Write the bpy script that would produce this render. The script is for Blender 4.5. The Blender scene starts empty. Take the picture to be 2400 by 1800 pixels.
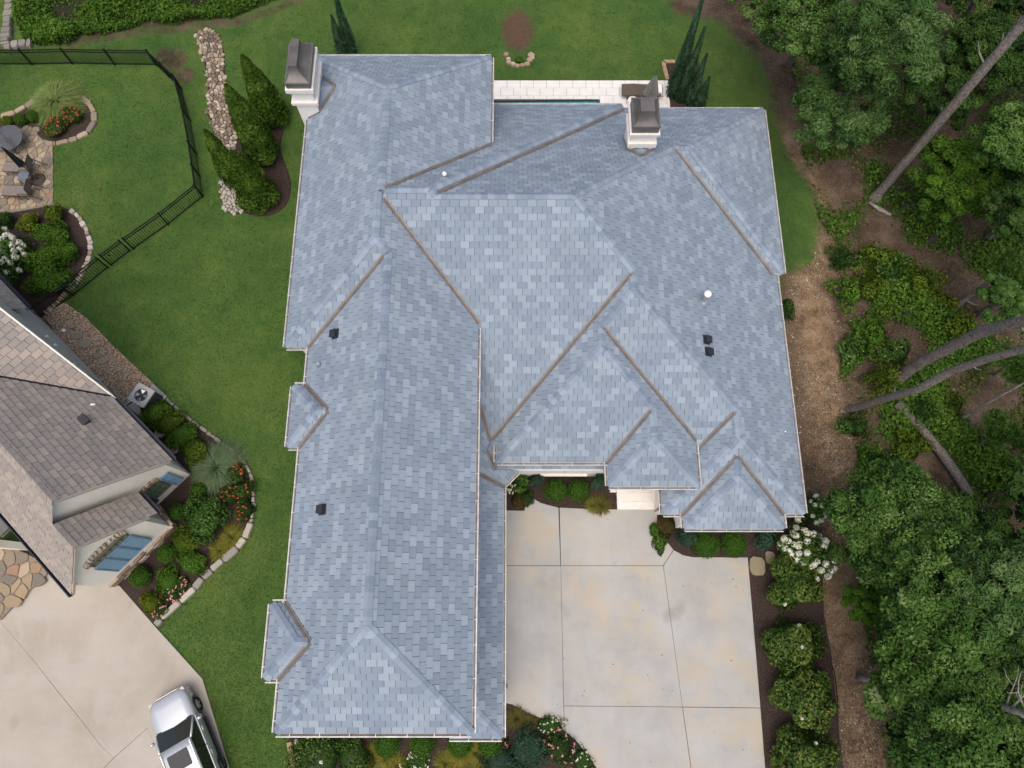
import bpy, bmesh, math, random
import numpy as np
from mathutils import Vector, Matrix
R = math.radians
random.seed(7); rng = np.random.default_rng(7)
scn = bpy.context.scene; COL = scn.collection
# ---------------------------------------------------------------- camera (drone, 27 m up, tilted 17 deg from straight down)
FPX, TILT, CAMH, CX, CY = 1648.5, R(16.995), 27.0, 1197.0, 900.0
cam = bpy.data.cameras.new('camera'); cam_o = bpy.data.objects.new('camera', cam); COL.objects.link(cam_o)
cam_o.location = (0, 0, CAMH); cam_o.rotation_euler = (TILT, 0, 0)
cam.sensor_fit = 'HORIZONTAL'; cam.sensor_width = 36.0; cam.lens = FPX/2400*36; cam.shift_x = 3/2400
cam.clip_start = 0.5; cam.clip_end = 600
scn.camera = cam_o
# ---------------------------------------------------------------- sky and sun (overcast)
SUN_EL, SUN_AZ = R(69), R(192)
w = bpy.data.worlds.new('World'); scn.world = w; w.use_nodes = True
nt = w.node_tree; bg = nt.nodes['Background']
sk = nt.nodes.new('ShaderNodeTexSky'); sk.sky_type = 'NISHITA'; sk.sun_disc = False
sk.sun_elevation = SUN_EL; sk.sun_rotation = SUN_AZ; sk.air_density = 1.0; sk.dust_density = 6.0; sk.ozone_density = 1.0
nt.links.new(sk.outputs[0], bg.inputs[0]); bg.inputs[1].default_value = 0.145
sun = bpy.data.lights.new('sun', 'SUN'); sun.energy = 1.15; sun.angle = R(65); sun.color = (1, .96, .9)
so = bpy.data.objects.new('sun', sun); COL.objects.link(so)
so.rotation_euler = (-Vector((math.sin(SUN_AZ)*math.cos(SUN_EL), math.cos(SUN_AZ)*math.cos(SUN_EL), math.sin(SUN_EL)))).to_track_quat('-Z', 'Y').to_euler()
scn.view_settings.view_transform = 'Standard'; scn.view_settings.look = 'None'
scn.view_settings.exposure = 0.22; scn.view_settings.gamma = 1.0; scn.view_settings.use_curve_mapping = False
scn.render.engine = 'CYCLES'
# ---------------------------------------------------------------- helpers
def G(px, py, z=0.0):
    """photo pixel (2400x1800) -> world point at height z"""
    x = (px-CX)/FPX; y = -(py-CY)/FPX
    d = (x, y*math.cos(TILT)+math.sin(TILT), y*math.sin(TILT)-math.cos(TILT))
    k = (z-CAMH)/d[2]
    return Vector((d[0]*k, d[1]*k, z))
def zc(x0, y0, s=600/2212.):
    return lambda *pts: [(x0+a*s, y0+b*s) for a, b in pts]
def GP(pts, z=0.0): return [G(a, b, z) for a, b in pts]
def tag(o, label=None, cat=None, group=None, kind=None):
    if label: o['label'] = label
    if cat: o['category'] = cat
    if group: o['group'] = group
    if kind: o['kind'] = kind
    return o
def empty(name, loc=(0, 0, 0), rz=0.0, label=None, cat=None, group=None):
    o = bpy.data.objects.new(name, None); COL.objects.link(o); o.location = loc; o.rotation_euler = (0, 0, rz)
    o.empty_display_size = .2
    return tag(o, label, cat, group)
def link(name, me, mat=None, parent=None, loc=None):
    o = bpy.data.objects.new(name, me); COL.objects.link(o)
    if mat is not None and len(me.materials) == 0: me.materials.append(mat)
    if parent is not None: o.parent = parent
    if loc is not None: o.location = loc
    return o
def mesh(name, v, f, smooth=False, attrs=None):
    me = bpy.data.meshes.new(name); me.from_pydata([tuple(p) for p in v], [], f)
    if smooth: me.polygons.foreach_set('use_smooth', [True]*len(me.polygons))
    if attrs:
        for k, vals in attrs.items():
            a = me.attributes.new(k, 'FLOAT', 'FACE'); a.data.foreach_set('value', vals)
    me.update(); return me
class MB:
    def __init__(s): s.v = []; s.f = []; s.t = []
    def face(s, pts, t=0.5):
        n = len(s.v); s.v += [tuple(p) for p in pts]; s.f.append(list(range(n, n+len(pts)))); s.t.append(t)
    def box(s, c, d, rz=0, t=.5, taper=1.0):
        hx, hy, hz = d[0]/2, d[1]/2, d[2]/2; cs, sn = math.cos(rz), math.sin(rz); P = []
        for z, k in ((-hz, 1), (hz, taper)):
            for x, y in ((-hx, -hy), (hx, -hy), (hx, hy), (-hx, hy)):
                x2, y2 = x*k, y*k
                P.append((c[0]+x2*cs-y2*sn, c[1]+x2*sn+y2*cs, c[2]+z))
        n = len(s.v); s.v += P
        for q in ((3, 2, 1, 0), (4, 5, 6, 7), (0, 1, 5, 4), (1, 2, 6, 5), (2, 3, 7, 6), (3, 0, 4, 7)):
            s.f.append([n+i for i in q]); s.t.append(t)
    def prism(s, poly, z0, z1, t=.5, inset=0.0):
        n = len(s.v); m = len(poly)
        cx = sum(p[0] for p in poly)/m; cy = sum(p[1] for p in poly)/m
        s.v += [(p[0], p[1], z0) for p in poly]
        for p in poly:
            L = math.hypot(p[0]-cx, p[1]-cy) or 1
            k = max(0, 1-inset/L); s.v.append((cx+(p[0]-cx)*k, cy+(p[1]-cy)*k, z1))
        s.f.append([n+m+i for i in range(m)]); s.t.append(t)
        for i in range(m):
            j = (i+1) % m; s.f.append([n+i, n+j, n+m+j, n+m+i]); s.t.append(t)
    def tube(s, pts, r, seg=6, t=.5, cap=True, jit=0.0):
        rs = r if hasattr(r, '__len__') else [r]*len(pts)
        pts = [Vector(p) for p in pts]; n0 = len(s.v)
        for i, p in enumerate(pts):
            d = (pts[min(i+1, len(pts)-1)]-pts[max(i-1, 0)]).normalized()
            a = d.cross(Vector((0, 0, 1)))
            if a.length < 1e-3: a = d.cross(Vector((0, 1, 0)))
            a.normalize(); b = d.cross(a)
            for k in range(seg):
                th = 2*math.pi*k/seg; q = rs[i]*(1+random.uniform(-jit, jit)); s.v.append(tuple(p+a*(q*math.cos(th))+b*(q*math.sin(th))))
        for i in range(len(pts)-1):
            for k in range(seg):
                k2 = (k+1) % seg; s.f.append([n0+i*seg+k, n0+i*seg+k2, n0+(i+1)*seg+k2, n0+(i+1)*seg+k]); s.t.append(t)
        if cap:
            s.f.append([n0+k for k in range(seg)][::-1]); s.t.append(t)
            e = n0+(len(pts)-1)*seg; s.f.append([e+k for k in range(seg)]); s.t.append(t)
    def lathe(s, c, prof, seg=16, t=.5):
        n0 = len(s.v)
        for r, z in prof:
            for k in range(seg):
                th = 2*math.pi*k/seg; s.v.append((c[0]+r*math.cos(th), c[1]+r*math.sin(th), c[2]+z))
        for i in range(len(prof)-1):
            for k in range(seg):
                k2 = (k+1) % seg; s.f.append([n0+i*seg+k, n0+i*seg+k2, n0+(i+1)*seg+k2, n0+(i+1)*seg+k]); s.t.append(t)
        e = n0+(len(prof)-1)*seg; s.f.append([e+k for k in range(seg)]); s.t.append(t)
    def build(s, name, mat, parent=None, smooth=False, fix=False):
        me = mesh(name, s.v, s.f, smooth, {'tone': s.t})
        if fix:
            bm = bmesh.new(); bm.from_mesh(me); bmesh.ops.recalc_face_normals(bm, faces=bm.faces); bm.to_mesh(me); bm.free()
        return link(name, me, mat, parent)
# ---------------------------------------------------------------- materials
def lin(r, g, b):
    f = lambda c: (c/255/12.92 if c/255 <= .04045 else ((c/255+.055)/1.055)**2.4)
    return (f(r), f(g), f(b), 1)
class NT:
    def __init__(s, name):
        s.m = bpy.data.materials.new(name); s.m.use_nodes = True; s.t = s.m.node_tree
        s.b = s.t.nodes['Principled BSDF']
    def n(s, typ, **kw):
        nd = s.t.nodes.new(typ)
        for k, v in kw.items():
            if k.startswith('i_'): nd.inputs[k[2:].replace('_', ' ')].default_value = v
            else: setattr(nd, k, v)
        return nd
    def l(s, a, b): s.t.links.new(a, b)
    def noise(s, scale, detail=4, rough=.55, vec=None, dist=0.0):
        nd = s.n('ShaderNodeTexNoise'); nd.inputs['Scale'].default_value = scale; nd.inputs['Detail'].default_value = detail
        nd.inputs['Roughness'].default_value = rough; nd.inputs['Distortion'].default_value = dist
        s.l(vec if vec is not None else s.pos(), nd.inputs['Vector']); return nd.outputs['Fac']
    def pos(s):
        if not hasattr(s, '_p'): s._p = s.n('ShaderNodeNewGeometry').outputs['Position']
        return s._p
    def mapped(s, scale=(1, 1, 1), rz=0, loc=(0, 0, 0)):
        mp = s.n('ShaderNodeMapping'); mp.inputs['Scale'].default_value = scale; mp.inputs['Rotation'].default_value = (0, 0, rz)
        mp.inputs['Location'].default_value = loc
        s.l(s.pos(), mp.inputs['Vector']); return mp.outputs[0]
    def ramp(s, fac, stops, interp='LINEAR'):
        r = s.n('ShaderNodeValToRGB'); r.color_ramp.interpolation = interp; e = r.color_ramp.elements
        while len(e) < len(stops): e.new(.5)
        for k, (p, c) in enumerate(stops): e[k].position = p; e[k].color = c if len(c) == 4 else (*c, 1)
        s.l(fac, r.inputs[0]); return r.outputs[0]
    def mix(s, fac, a, b, mode='MIX'):
        m = s.n('ShaderNodeMix', data_type='RGBA', blend_type=mode)
        for sk_, val in ((m.inputs[0], fac), (m.inputs[6], a), (m.inputs[7], b)):
            if hasattr(val, 'is_linked') or hasattr(val, 'links'): s.l(val, sk_)
            else: sk_.default_value = val if not isinstance(val, tuple) or len(val) == 4 else (*val, 1)
        return m.outputs[2]
    def math(s, op, a, b=0.0, c=0.0, clamp=False):
        m = s.n('ShaderNodeMath', operation=op, use_clamp=clamp)
        for i, v in enumerate((a, b, c)):
            if hasattr(v, 'links'): s.l(v, m.inputs[i])
            else: m.inputs[i].default_value = v
        return m.outputs[0]
    def attr(s, name):
        return s.n('ShaderNodeAttribute', attribute_name=name).outputs['Fac']
    def rnd(s): return s.n('ShaderNodeObjectInfo').outputs['Random']
    def bump(s, h, strength=.4, dist=.02):
        b = s.n('ShaderNodeBump'); b.inputs['Strength'].default_value = strength; b.inputs['Distance'].default_value = dist
        s.l(h, b.inputs['Height']); s.l(b.outputs[0], s.b.inputs['Normal'])
    def out(s, col, rough=.85, metal=0.0, spec=.3):
        if hasattr(col, 'links'): s.l(col, s.b.inputs['Base Color'])
        else: s.b.inputs['Base Color'].default_value = col
        if hasattr(rough, 'links'): s.l(rough, s.b.inputs['Roughness'])
        else: s.b.inputs['Roughness'].default_value = rough
        s.b.inputs['Metallic'].default_value = metal; s.b.inputs['Specular IOR Level'].default_value = spec
        return s.m
MT = {}
def simple(name, col, rough=.7, metal=0., spec=.4, var=.15, scale=6., fine=60., bump=.1):
    t = NT(name); c = t.mix(t.ramp(t.noise(scale, 5), [(.3, (0, 0, 0)), (.7, (1, 1, 1))]), tuple(x*(1-var) for x in col[:3]), tuple(min(1, x*(1+var)) for x in col[:3]))
    if bump: t.bump(t.noise(fine, 3), bump, .01)
    MT[name] = t.out(c, rough, metal, spec); return MT[name]
def tiled(name, stops, rough=.8, grain=90., gv=.12, spec=.3, bump=.25, weather=0.35):
    """material for many small pieces: colour from the face attribute 'tone', then grain"""
    t = NT(name); c = t.ramp(t.attr('tone'), stops)
    g = t.noise(grain, 4, .7); c = t.mix(t.math('MULTIPLY', t.math('SUBTRACT', g, .5, clamp=False), gv*4, clamp=False), c, c) if False else c
    k = t.math('MULTIPLY_ADD', g, gv*2, 1-gv)
    k2 = t.math('MULTIPLY_ADD', t.noise(.9, 4), weather, 1-weather*.5)
    cc = t.n('ShaderNodeCombineColor'); kk = t.math('MULTIPLY', k, k2)
    for i in range(3): t.l(kk, cc.inputs[i])
    c = t.mix(1.0, c, cc.outputs[0], 'MULTIPLY')
    if bump: t.bump(g, bump, .01)
    MT[name] = t.out(c, rough, 0, spec); return MT[name]
tiled('shingle', [(0, (.185, .230, .284)), (.35, (.210, .258, .314)), (.7, (.242, .293, .350)), (1, (.275, .328, .385))], .88, 70, .16, weather=.28)
tiled('shingle_cap', [(0, (.165, .21, .27)), (.5, (.215, .265, .33)), (1, (.27, .325, .39))], .88, 70, .14, weather=.25)
tiled('brown_tile', [(0, (.28, .25, .228)), (.4, (.31, .275, .245)), (.75, (.345, .30, .265)), (1, (.375, .315, .27))], .85, 40, .14, weather=.22)
simple('roof_deck', (.105, .122, .148), .9)
simple('brown_deck', (.12, .11, .1), .9)
simple('stucco_white', (.78, .76, .72), .85, var=.04, scale=1.2, fine=40, bump=.15)
simple('stucco_cream', (.86, .81, .72), .85, var=.06, scale=.9, fine=35, bump=.2)
simple('rake_tan', (.42, .37, .31), .7, var=.06, bump=0); simple('stucco_shaded', (.50, .48, .45), .85, var=.06, scale=.9, fine=35, bump=.2)  # second stucco: shade of the north-east walls put into its colour
simple('valley_metal', (.195, .175, .16), .55, .2, var=.2, scale=3, bump=.03)
simple('gutter_metal', (.48, .47, .46), .45, .2, var=.2, scale=4, bump=.02)
simple('gutter_white', (.72, .71, .70), .35, .1, var=.08, scale=4, bump=.0)
simple('strap_white', (.62, .61, .6), .4, .1, var=.02, bump=0)
simple('gutter_inside', (.22, .195, .18), .6, .0, var=.3, scale=3, bump=.05)
simple('dark_gutter', (.035, .036, .05), .35, .3, var=.1, bump=0)
simple('chimney_metal', (.135, .127, .12), .5, .3, var=.25, scale=2.2, bump=.03)
simple('stone_trim', (.74, .70, .65), .85, var=.06, scale=5, fine=30, bump=.15)
simple('white_pvc', (.82, .82, .8), .35, var=.03, bump=0)
simple('vent_black', (.035, .037, .045), .5, .2, var=.15, bump=0)
simple('black_iron', (.012, .014, .013), .45, .4, var=.2, bump=0)
simple('bark', (.15, .13, .115), .95, var=.6, scale=14, fine=20, bump=1.0)
simple('bark_dark', (.03, .024, .02), .95, var=.4, scale=7, fine=16, bump=.9)
simple('dead_wood', (.25, .225, .20), .9, var=.5, scale=9, fine=20, bump=.6)
simple('stem', (.07, .055, .035), .9, var=.3, bump=.2)
simple('window_frame', (.66, .66, .62), .5, var=.03, bump=0)
simple('brown_frame', (.13, .11, .09), .6, var=.1, bump=0)
simple('blue_shutter', (.16, .27, .37), .55, var=.12, scale=8, bump=.05)
simple('dark_shutter', (.03, .055, .07), .55, var=.12, scale=8, bump=.05)
simple('wicker', (.10, .078, .055), .7, var=.25, scale=40, fine=90, bump=.6)
simple('sling_fabric', (.20, .165, .15), .75, var=.12, scale=10, fine=120, bump=.3)
simple('grey_canvas', (.27, .265, .26), .9, var=.12, scale=8, fine=120, bump=.2)
simple('black_canvas', (.02, .022, .025), .9, var=.2, scale=8, fine=120, bump=.2)
simple('brown_metal', (.075, .055, .045), .5, .3, var=.15, bump=0)
simple('blue_grey_top', (.13, .16, .2), .4, var=.1, bump=0)
simple('terracotta', (.23, .2, .165), .8, var=.2, bump=.1)
simple('coping', (.70, .68, .645), .7, var=.06, scale=3, fine=50, bump=.08)
simple('clay_brick', (.36, .25, .15), .9, var=.2, scale=5, bump=.2)
simple('tyre', (.012, .012, .012), .8, var=.1, bump=.1)
simple('rim', (.45, .45, .46), .3, .8, var=.05, bump=0)
simple('car_trim', (.02, .021, .024), .4, var=.1, bump=0)
simple('chrome', (.75, .75, .76), .15, 1., var=.02, bump=0)
simple('ac_shell', (.40, .39, .385), .5, .2, var=.05, bump=0)
simple('ac_louver', (.045, .045, .043), .6, .2, var=.1, bump=0)
simple('hose_black', (.012, .012, .012), .5, var=.1, bump=0)
def glassy(name, col, rough=.06, spec=.6, coat=.6):
    t = NT(name); MT[name] = t.out((*col, 1), rough, 0, spec); t.b.inputs['Coat Weight'].default_value = coat; t.b.inputs['Coat Roughness'].default_value = .03
    return MT[name]
glassy('window_glass', (.03, .05, .04)); glassy('green_glass', (.10, .18, .10), .35, .15, 0); glassy('car_glass', (.012, .017, .016)); glassy('headlight', (.42, .40, .35), .1)
t = NT('car_paint'); t.b.inputs['Coat Weight'].default_value = .7; t.b.inputs['Coat Roughness'].default_value = .04
MT['car_paint'] = t.out((.56, .58, .60, 1), .32, .45, .5)
t = NT('table_glass'); t.b.inputs['Transmission Weight'].default_value = .75; t.b.inputs['Alpha'].default_value = .3; MT['table_glass'] = t.out((.35, .38, .36, 1), .15, 0, .5)
tiled('flagstone', [(0, (.17, .15, .125)), (.3, (.25, .20, .145)), (.6, (.34, .255, .155)), (.85, (.38, .315, .225)), (1, (.28, .17, .11))], .9, 22, .3, bump=.4, weather=.3)
tiled('creek_stone', [(0, (.13, .105, .085)), (.3, (.21, .155, .11)), (.55, (.32, .245, .165)), (.8, (.38, .335, .27)), (1, (.50, .48, .44))], .9, 26, .25, bump=.4, weather=.3)
tiled('grey_stone', [(0, (.17, .155, .135)), (.5, (.30, .275, .235)), (1, (.44, .40, .34))], .92, 18, .3, bump=.5, weather=.3)
tiled('ledge_stone', [(0, (.16, .12, .09)), (.4, (.33, .24, .17)), (.75, (.45, .36, .28)), (1, (.53, .47, .40))], .92, 24, .3, bump=.5, weather=.2)
tiled('step_stone', [(0, (.20, .16, .10)), (.6, (.25, .21, .14)), (1, (.28, .24, .18))], .92, 18, .25, bump=.4, weather=.2)
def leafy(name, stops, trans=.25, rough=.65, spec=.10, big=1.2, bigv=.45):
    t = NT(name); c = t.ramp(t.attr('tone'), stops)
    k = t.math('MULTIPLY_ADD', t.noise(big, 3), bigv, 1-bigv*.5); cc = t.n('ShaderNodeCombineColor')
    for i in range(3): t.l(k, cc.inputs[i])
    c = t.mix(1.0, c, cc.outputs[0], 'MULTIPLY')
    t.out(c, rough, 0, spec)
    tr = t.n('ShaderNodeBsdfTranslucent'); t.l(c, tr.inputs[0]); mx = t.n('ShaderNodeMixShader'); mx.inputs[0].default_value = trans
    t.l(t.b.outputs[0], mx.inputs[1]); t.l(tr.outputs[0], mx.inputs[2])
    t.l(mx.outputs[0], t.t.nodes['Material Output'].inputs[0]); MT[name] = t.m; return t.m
leafy('leaf_oak', [(0, (.013, .034, .007)), (.3, (.037, .092, .016)), (.62, (.074, .152, .028)), (.9, (.12, .215, .048)), (1, (.20, .26, .10))])
leafy('leaf_dark', [(0, (.012, .030, .008)), (.5, (.036, .082, .015)), (1, (.08, .145, .03))])
leafy('leaf_willow', [(0, (.018, .040, .010)), (.35, (.046, .102, .024)), (.75, (.085, .165, .042)), (1, (.15, .22, .08))])
leafy('leaf_lime', [(0, (.03, .075, .01)), (.5, (.07, .155, .015)), (1, (.12, .23, .025))])
leafy('leaf_yellow', [(0, (.05, .08, .008)), (.5, (.12, .16, .012)), (1, (.22, .23, .02))])
leafy('leaf_box', [(0, (.018, .048, .006)), (.5, (.055, .13, .014)), (1, (.11, .21, .026))])
leafy('leaf_gardenia', [(0, (.014, .036, .006)), (.4, (.046, .098, .014)), (.8, (.11, .18, .03)), (1, (.21, .21, .05))], rough=.5, spec=.2)
leafy('leaf_arbor', [(0, (.018, .045, .006)), (.5, (.062, .125, .014)), (1, (.14, .23, .035))])
leafy('leaf_cypress', [(0, (.014, .036, .015)), (.5, (.036, .082, .038)), (1, (.085, .155, .09))])
leafy('leaf_bluegreen', [(0, (.018, .042, .026)), (.5, (.04, .085, .05)), (1, (.075, .14, .085))])
leafy('leaf_red', [(0, (.03, .03, .01)), (.4, (.07, .055, .015)), (.8, (.13, .09, .02)), (1, (.08, .12, .02))])
leafy('leaf_chart', [(0, (.03, .055, .007)), (.5, (.085, .14, .012)), (1, (.15, .21, .025))])
leafy('leaf_pine', [(0, (.025, .06, .012)), (.5, (.06, .13, .022)), (1, (.11, .2, .04))])
leafy('leaf_weed', [(0, (.024, .058, .008)), (.5, (.068, .15, .018)), (1, (.14, .25, .035))])
leafy('leaf_litter', [(0, (.035, .024, .017)), (.6, (.085, .058, .040)), (1, (.17, .125, .088))], trans=.05)
leafy('path_crumbs', [(0, (.06, .042, .03)), (.4, (.15, .11, .08)), (.8, (.30, .25, .2)), (1, (.6, .57, .52))], trans=.02); leafy('blade_blue', [(0, (.045, .08, .038)), (.5, (.115, .175, .085)), (1, (.22, .29, .15))], big=3)
leafy('blade_green', [(0, (.06, .095, .022)), (.5, (.16, .225, .06)), (1, (.31, .37, .14))], big=3)
leafy('blade_gold', [(0, (.055, .06, .01)), (.5, (.16, .16, .025)), (1, (.32, .29, .055))], big=3)
leafy('blade_bronze', [(0, (.05, .05, .012)), (.5, (.11, .10, .025)), (1, (.2, .17, .04))], big=3)
leafy('turf', [(0, (.5, .5, .5)), (1, (1, 1, 1))]); leafy('petal_white', [(0, (.50, .54, .30)), (.5, (.70, .72, .54)), (1, (.83, .83, .76))], trans=.15, big=3, bigv=.2)
leafy('petal_coral', [(0, (.35, .045, .03)), (.5, (.50, .085, .05)), (1, (.55, .17, .08))], trans=.15, big=3, bigv=.2)
leafy('petal_pink', [(0, (.5, .15, .16)), (.5, (.62, .27, .25)), (1, (.7, .42, .36))], trans=.15, big=3, bigv=.2)
# ---------------------------------------------------------------- roof engine: hip blocks, the roof is their upper envelope
def clip(poly, h):
    nx, ny, d = h; out = []
    m = len(poly)
    for i in range(m):
        a = poly[i]; b = poly[(i+1) % m]
        da = nx*a[0]+ny*a[1]-d; db = nx*b[0]+ny*b[1]-d
        if da <= 0: out.append(a)
        if (da < 0 < db) or (db < 0 < da):
            k = da/(da-db); out.append((a[0]+(b[0]-a[0])*k, a[1]+(b[1]-a[1])*k))
    return out if len(out) >= 3 else []
def area(p):
    return abs(sum(p[i][0]*p[(i+1) % len(p)][1]-p[(i+1) % len(p)][0]*p[i][1] for i in range(len(p))))/2
def subtract(poly, hs):
    out = []
    for h in hs:
        if not poly: break
        q = clip(poly, (-h[0], -h[1], -h[2]))
        if q and area(q) > 1e-4: out.append(q)
        poly = clip(poly, h)
    return out
class Roof:
    def __init__(s, planes, blocks):
        s.pl = planes            # name -> (a,b,c): z = a x + b y + c
        s.bl = blocks            # list of (plane names, constraints [(nx,ny,d)], eave z)
    def z(s, n, x, y): a, b, c = s.pl[n]; return a*x+b*y+c
    def eave_h(s, n, ze):        # inside: z_n >= ze
        a, b, c = s.pl[n]; return (-a, -b, c-ze)
    def le(s, i, j, eps=0.0):    # z_i <= z_j - eps
        a, b, c = s.pl[i]; a2, b2, c2 = s.pl[j]; return (a-a2, b-b2, c2-c-eps)
    def regions(s, big=60):
        out = {}
        for bi, (names, cons, ze) in enumerate(s.bl):
            for n in names:
                p = [(-big, -big), (big, -big), (big, big), (-big, big)]
                for h in cons: p = clip(p, h) if p else p
                for m in names:
                    if p: p = clip(p, s.eave_h(m, ze))
                    if p and m != n: p = clip(p, s.le(n, m))
                if not p: continue
                ps = [p]
                for ci, (nm, cc, zz) in enumerate(s.bl):
                    if ci == bi: continue
                    if n in nm and ci > bi: continue
                    hs = list(cc)+[s.eave_h(m, zz) for m in nm]+[s.le(n, m) for m in nm if m != n]
                    q = []
                    for pp in ps: q += subtract(pp, hs)
                    ps = q
                out.setdefault(n, []).extend(pp for pp in ps if area(pp) > 2e-3)
        return out
    def env(s, X, Y):
        H = np.full(X.shape, -1e3); 
        for names, cons, ze in s.bl:
            zz = np.min([s.pl[n][0]*X+s.pl[n][1]*Y+s.pl[n][2] for n in names], axis=0)
            ok = zz >= ze-1e-6
            for nx, ny, d in cons: ok &= (nx*X+ny*Y <= d+1e-6)
            H = np.where(ok, np.maximum(H, zz), H)
        return H
    def has(s, n, X, Y, tol=2e-4):
        r = np.zeros(X.shape, bool)
        for names, cons, ze in s.bl:
            if n not in names: continue
            zn = s.pl[n][0]*X+s.pl[n][1]*Y+s.pl[n][2]
            zz = np.min([s.pl[m][0]*X+s.pl[m][1]*Y+s.pl[m][2] for m in names], axis=0)
            ok = (zn-zz < tol) & (zz >= ze-1e-4)
            for nx, ny, d in cons: ok &= (nx*X+ny*Y <= d+1e-6)
            r |= ok
        return r
    @staticmethod
    def runs(mask, minlen):
        out = []; i = 0; n = len(mask)
        while i < n:
            if mask[i]:
                j = i
                while j+1 < n and mask[j+1]: j += 1
                if j-i >= minlen: out.append((i, j))
                i = j+1
            else: i += 1
        return out
    def edges(s, cx, cy, L=26, step=.02):
        """ridges/hips and valleys as (plane_i, plane_j, p0, p1, convex)"""
        res = []; nm = list(s.pl); T = np.arange(-L, L, step)
        for i in range(len(nm)):
            for j in range(i+1, len(nm)):
                a, b, c = np.array(s.pl[nm[i]])-np.array(s.pl[nm[j]])
                q = math.hypot(a, b)
                if q < 1e-6: continue
                d = -(a*cx+b*cy+c)/q
                if abs(d) > L: continue
                x0, y0 = cx+a/q*d, cy+b/q*d; X = x0-b/q*T; Y = y0+a/q*T
                Z = s.pl[nm[i]][0]*X+s.pl[nm[i]][1]*Y+s.pl[nm[i]][2]
                ok = (np.abs(s.env(X, Y)-Z) < 2e-4) & s.has(nm[i], X, Y) & s.has(nm[j], X, Y)
                nx, ny = a/q*.03, b/q*.03
                e1, e2 = s.env(X+nx, Y+ny), s.env(X-nx, Y-ny); cv = e1+e2-2*Z
                ok &= (e1 > -100) & (e2 > -100)
                for sg in (-1, 1):
                    for k, m in s.runs(ok & (cv*sg > 2e-3), int(.12/step)):
                        res.append((nm[i], nm[j], Vector((X[k], Y[k], Z[k])), Vector((X[m], Y[m], Z[m])), sg < 0))
        return res
    def eaves(s, cx, cy, L=26, step=.02):
        res = []; T = np.arange(-L, L, step)
        for names, cons, ze in s.bl:
            for n in names:
                a, b, c = s.pl[n]; p = math.hypot(a, b); ux, uy = a/p, b/p
                d = (ze-c)/p-(ux*cx+uy*cy); x0, y0 = cx+ux*d, cy+uy*d
                X = x0-uy*T; Y = y0+ux*T
                xi, yi = X+ux*.03, Y+uy*.03; xo, yo = X-ux*.09, Y-uy*.09
                zi = a*xi+b*yi+c
                ok = (np.abs(s.env(xi, yi)-zi) < 1e-3) & (s.env(xo, yo) < ze-.12) & s.has(n, xi, yi)
                for k, m in s.runs(ok, int(.1/step)):
                    res.append((n, Vector((X[k], Y[k], ze)), Vector((X[m], Y[m], ze)), Vector((-ux, -uy, 0))))
        return res
def dedupe(ev):
    out = []
    for e in ev:
        if not any(o[0] == e[0] and (o[1]-e[1]).length < .06 and (o[2]-e[2]).length < .06 for o in out): out.append(e)
    return out
def frame(pl):
    a, b, c = pl; p = math.hypot(a, b); u = Vector((a/p, b/p)); t = Vector((-u.y, u.x)) ; q = math.sqrt(1+p*p)
    up = Vector((u.x, u.y, p))/q; tt = Vector((t.x, t.y, 0)); nn = Vector((-a, -b, 1))/q
    return u, t, p, q, up, tt, nn
def proj_area(pts):
    P = []
    for v in pts:
        d = Vector(v)-Vector((0, 0, CAMH)); f = Vector((0, math.sin(TILT), -math.cos(TILT))); u = Vector((0, math.cos(TILT), math.sin(TILT)))
        wv = d.dot(f); P.append((CX+FPX*d.x/wv, CY-FPX*d.dot(u)/wv))
    inside = all(-5 < x < 2405 and -5 < y < 1805 for x, y in P)
    return area(P) if inside else 0
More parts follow.
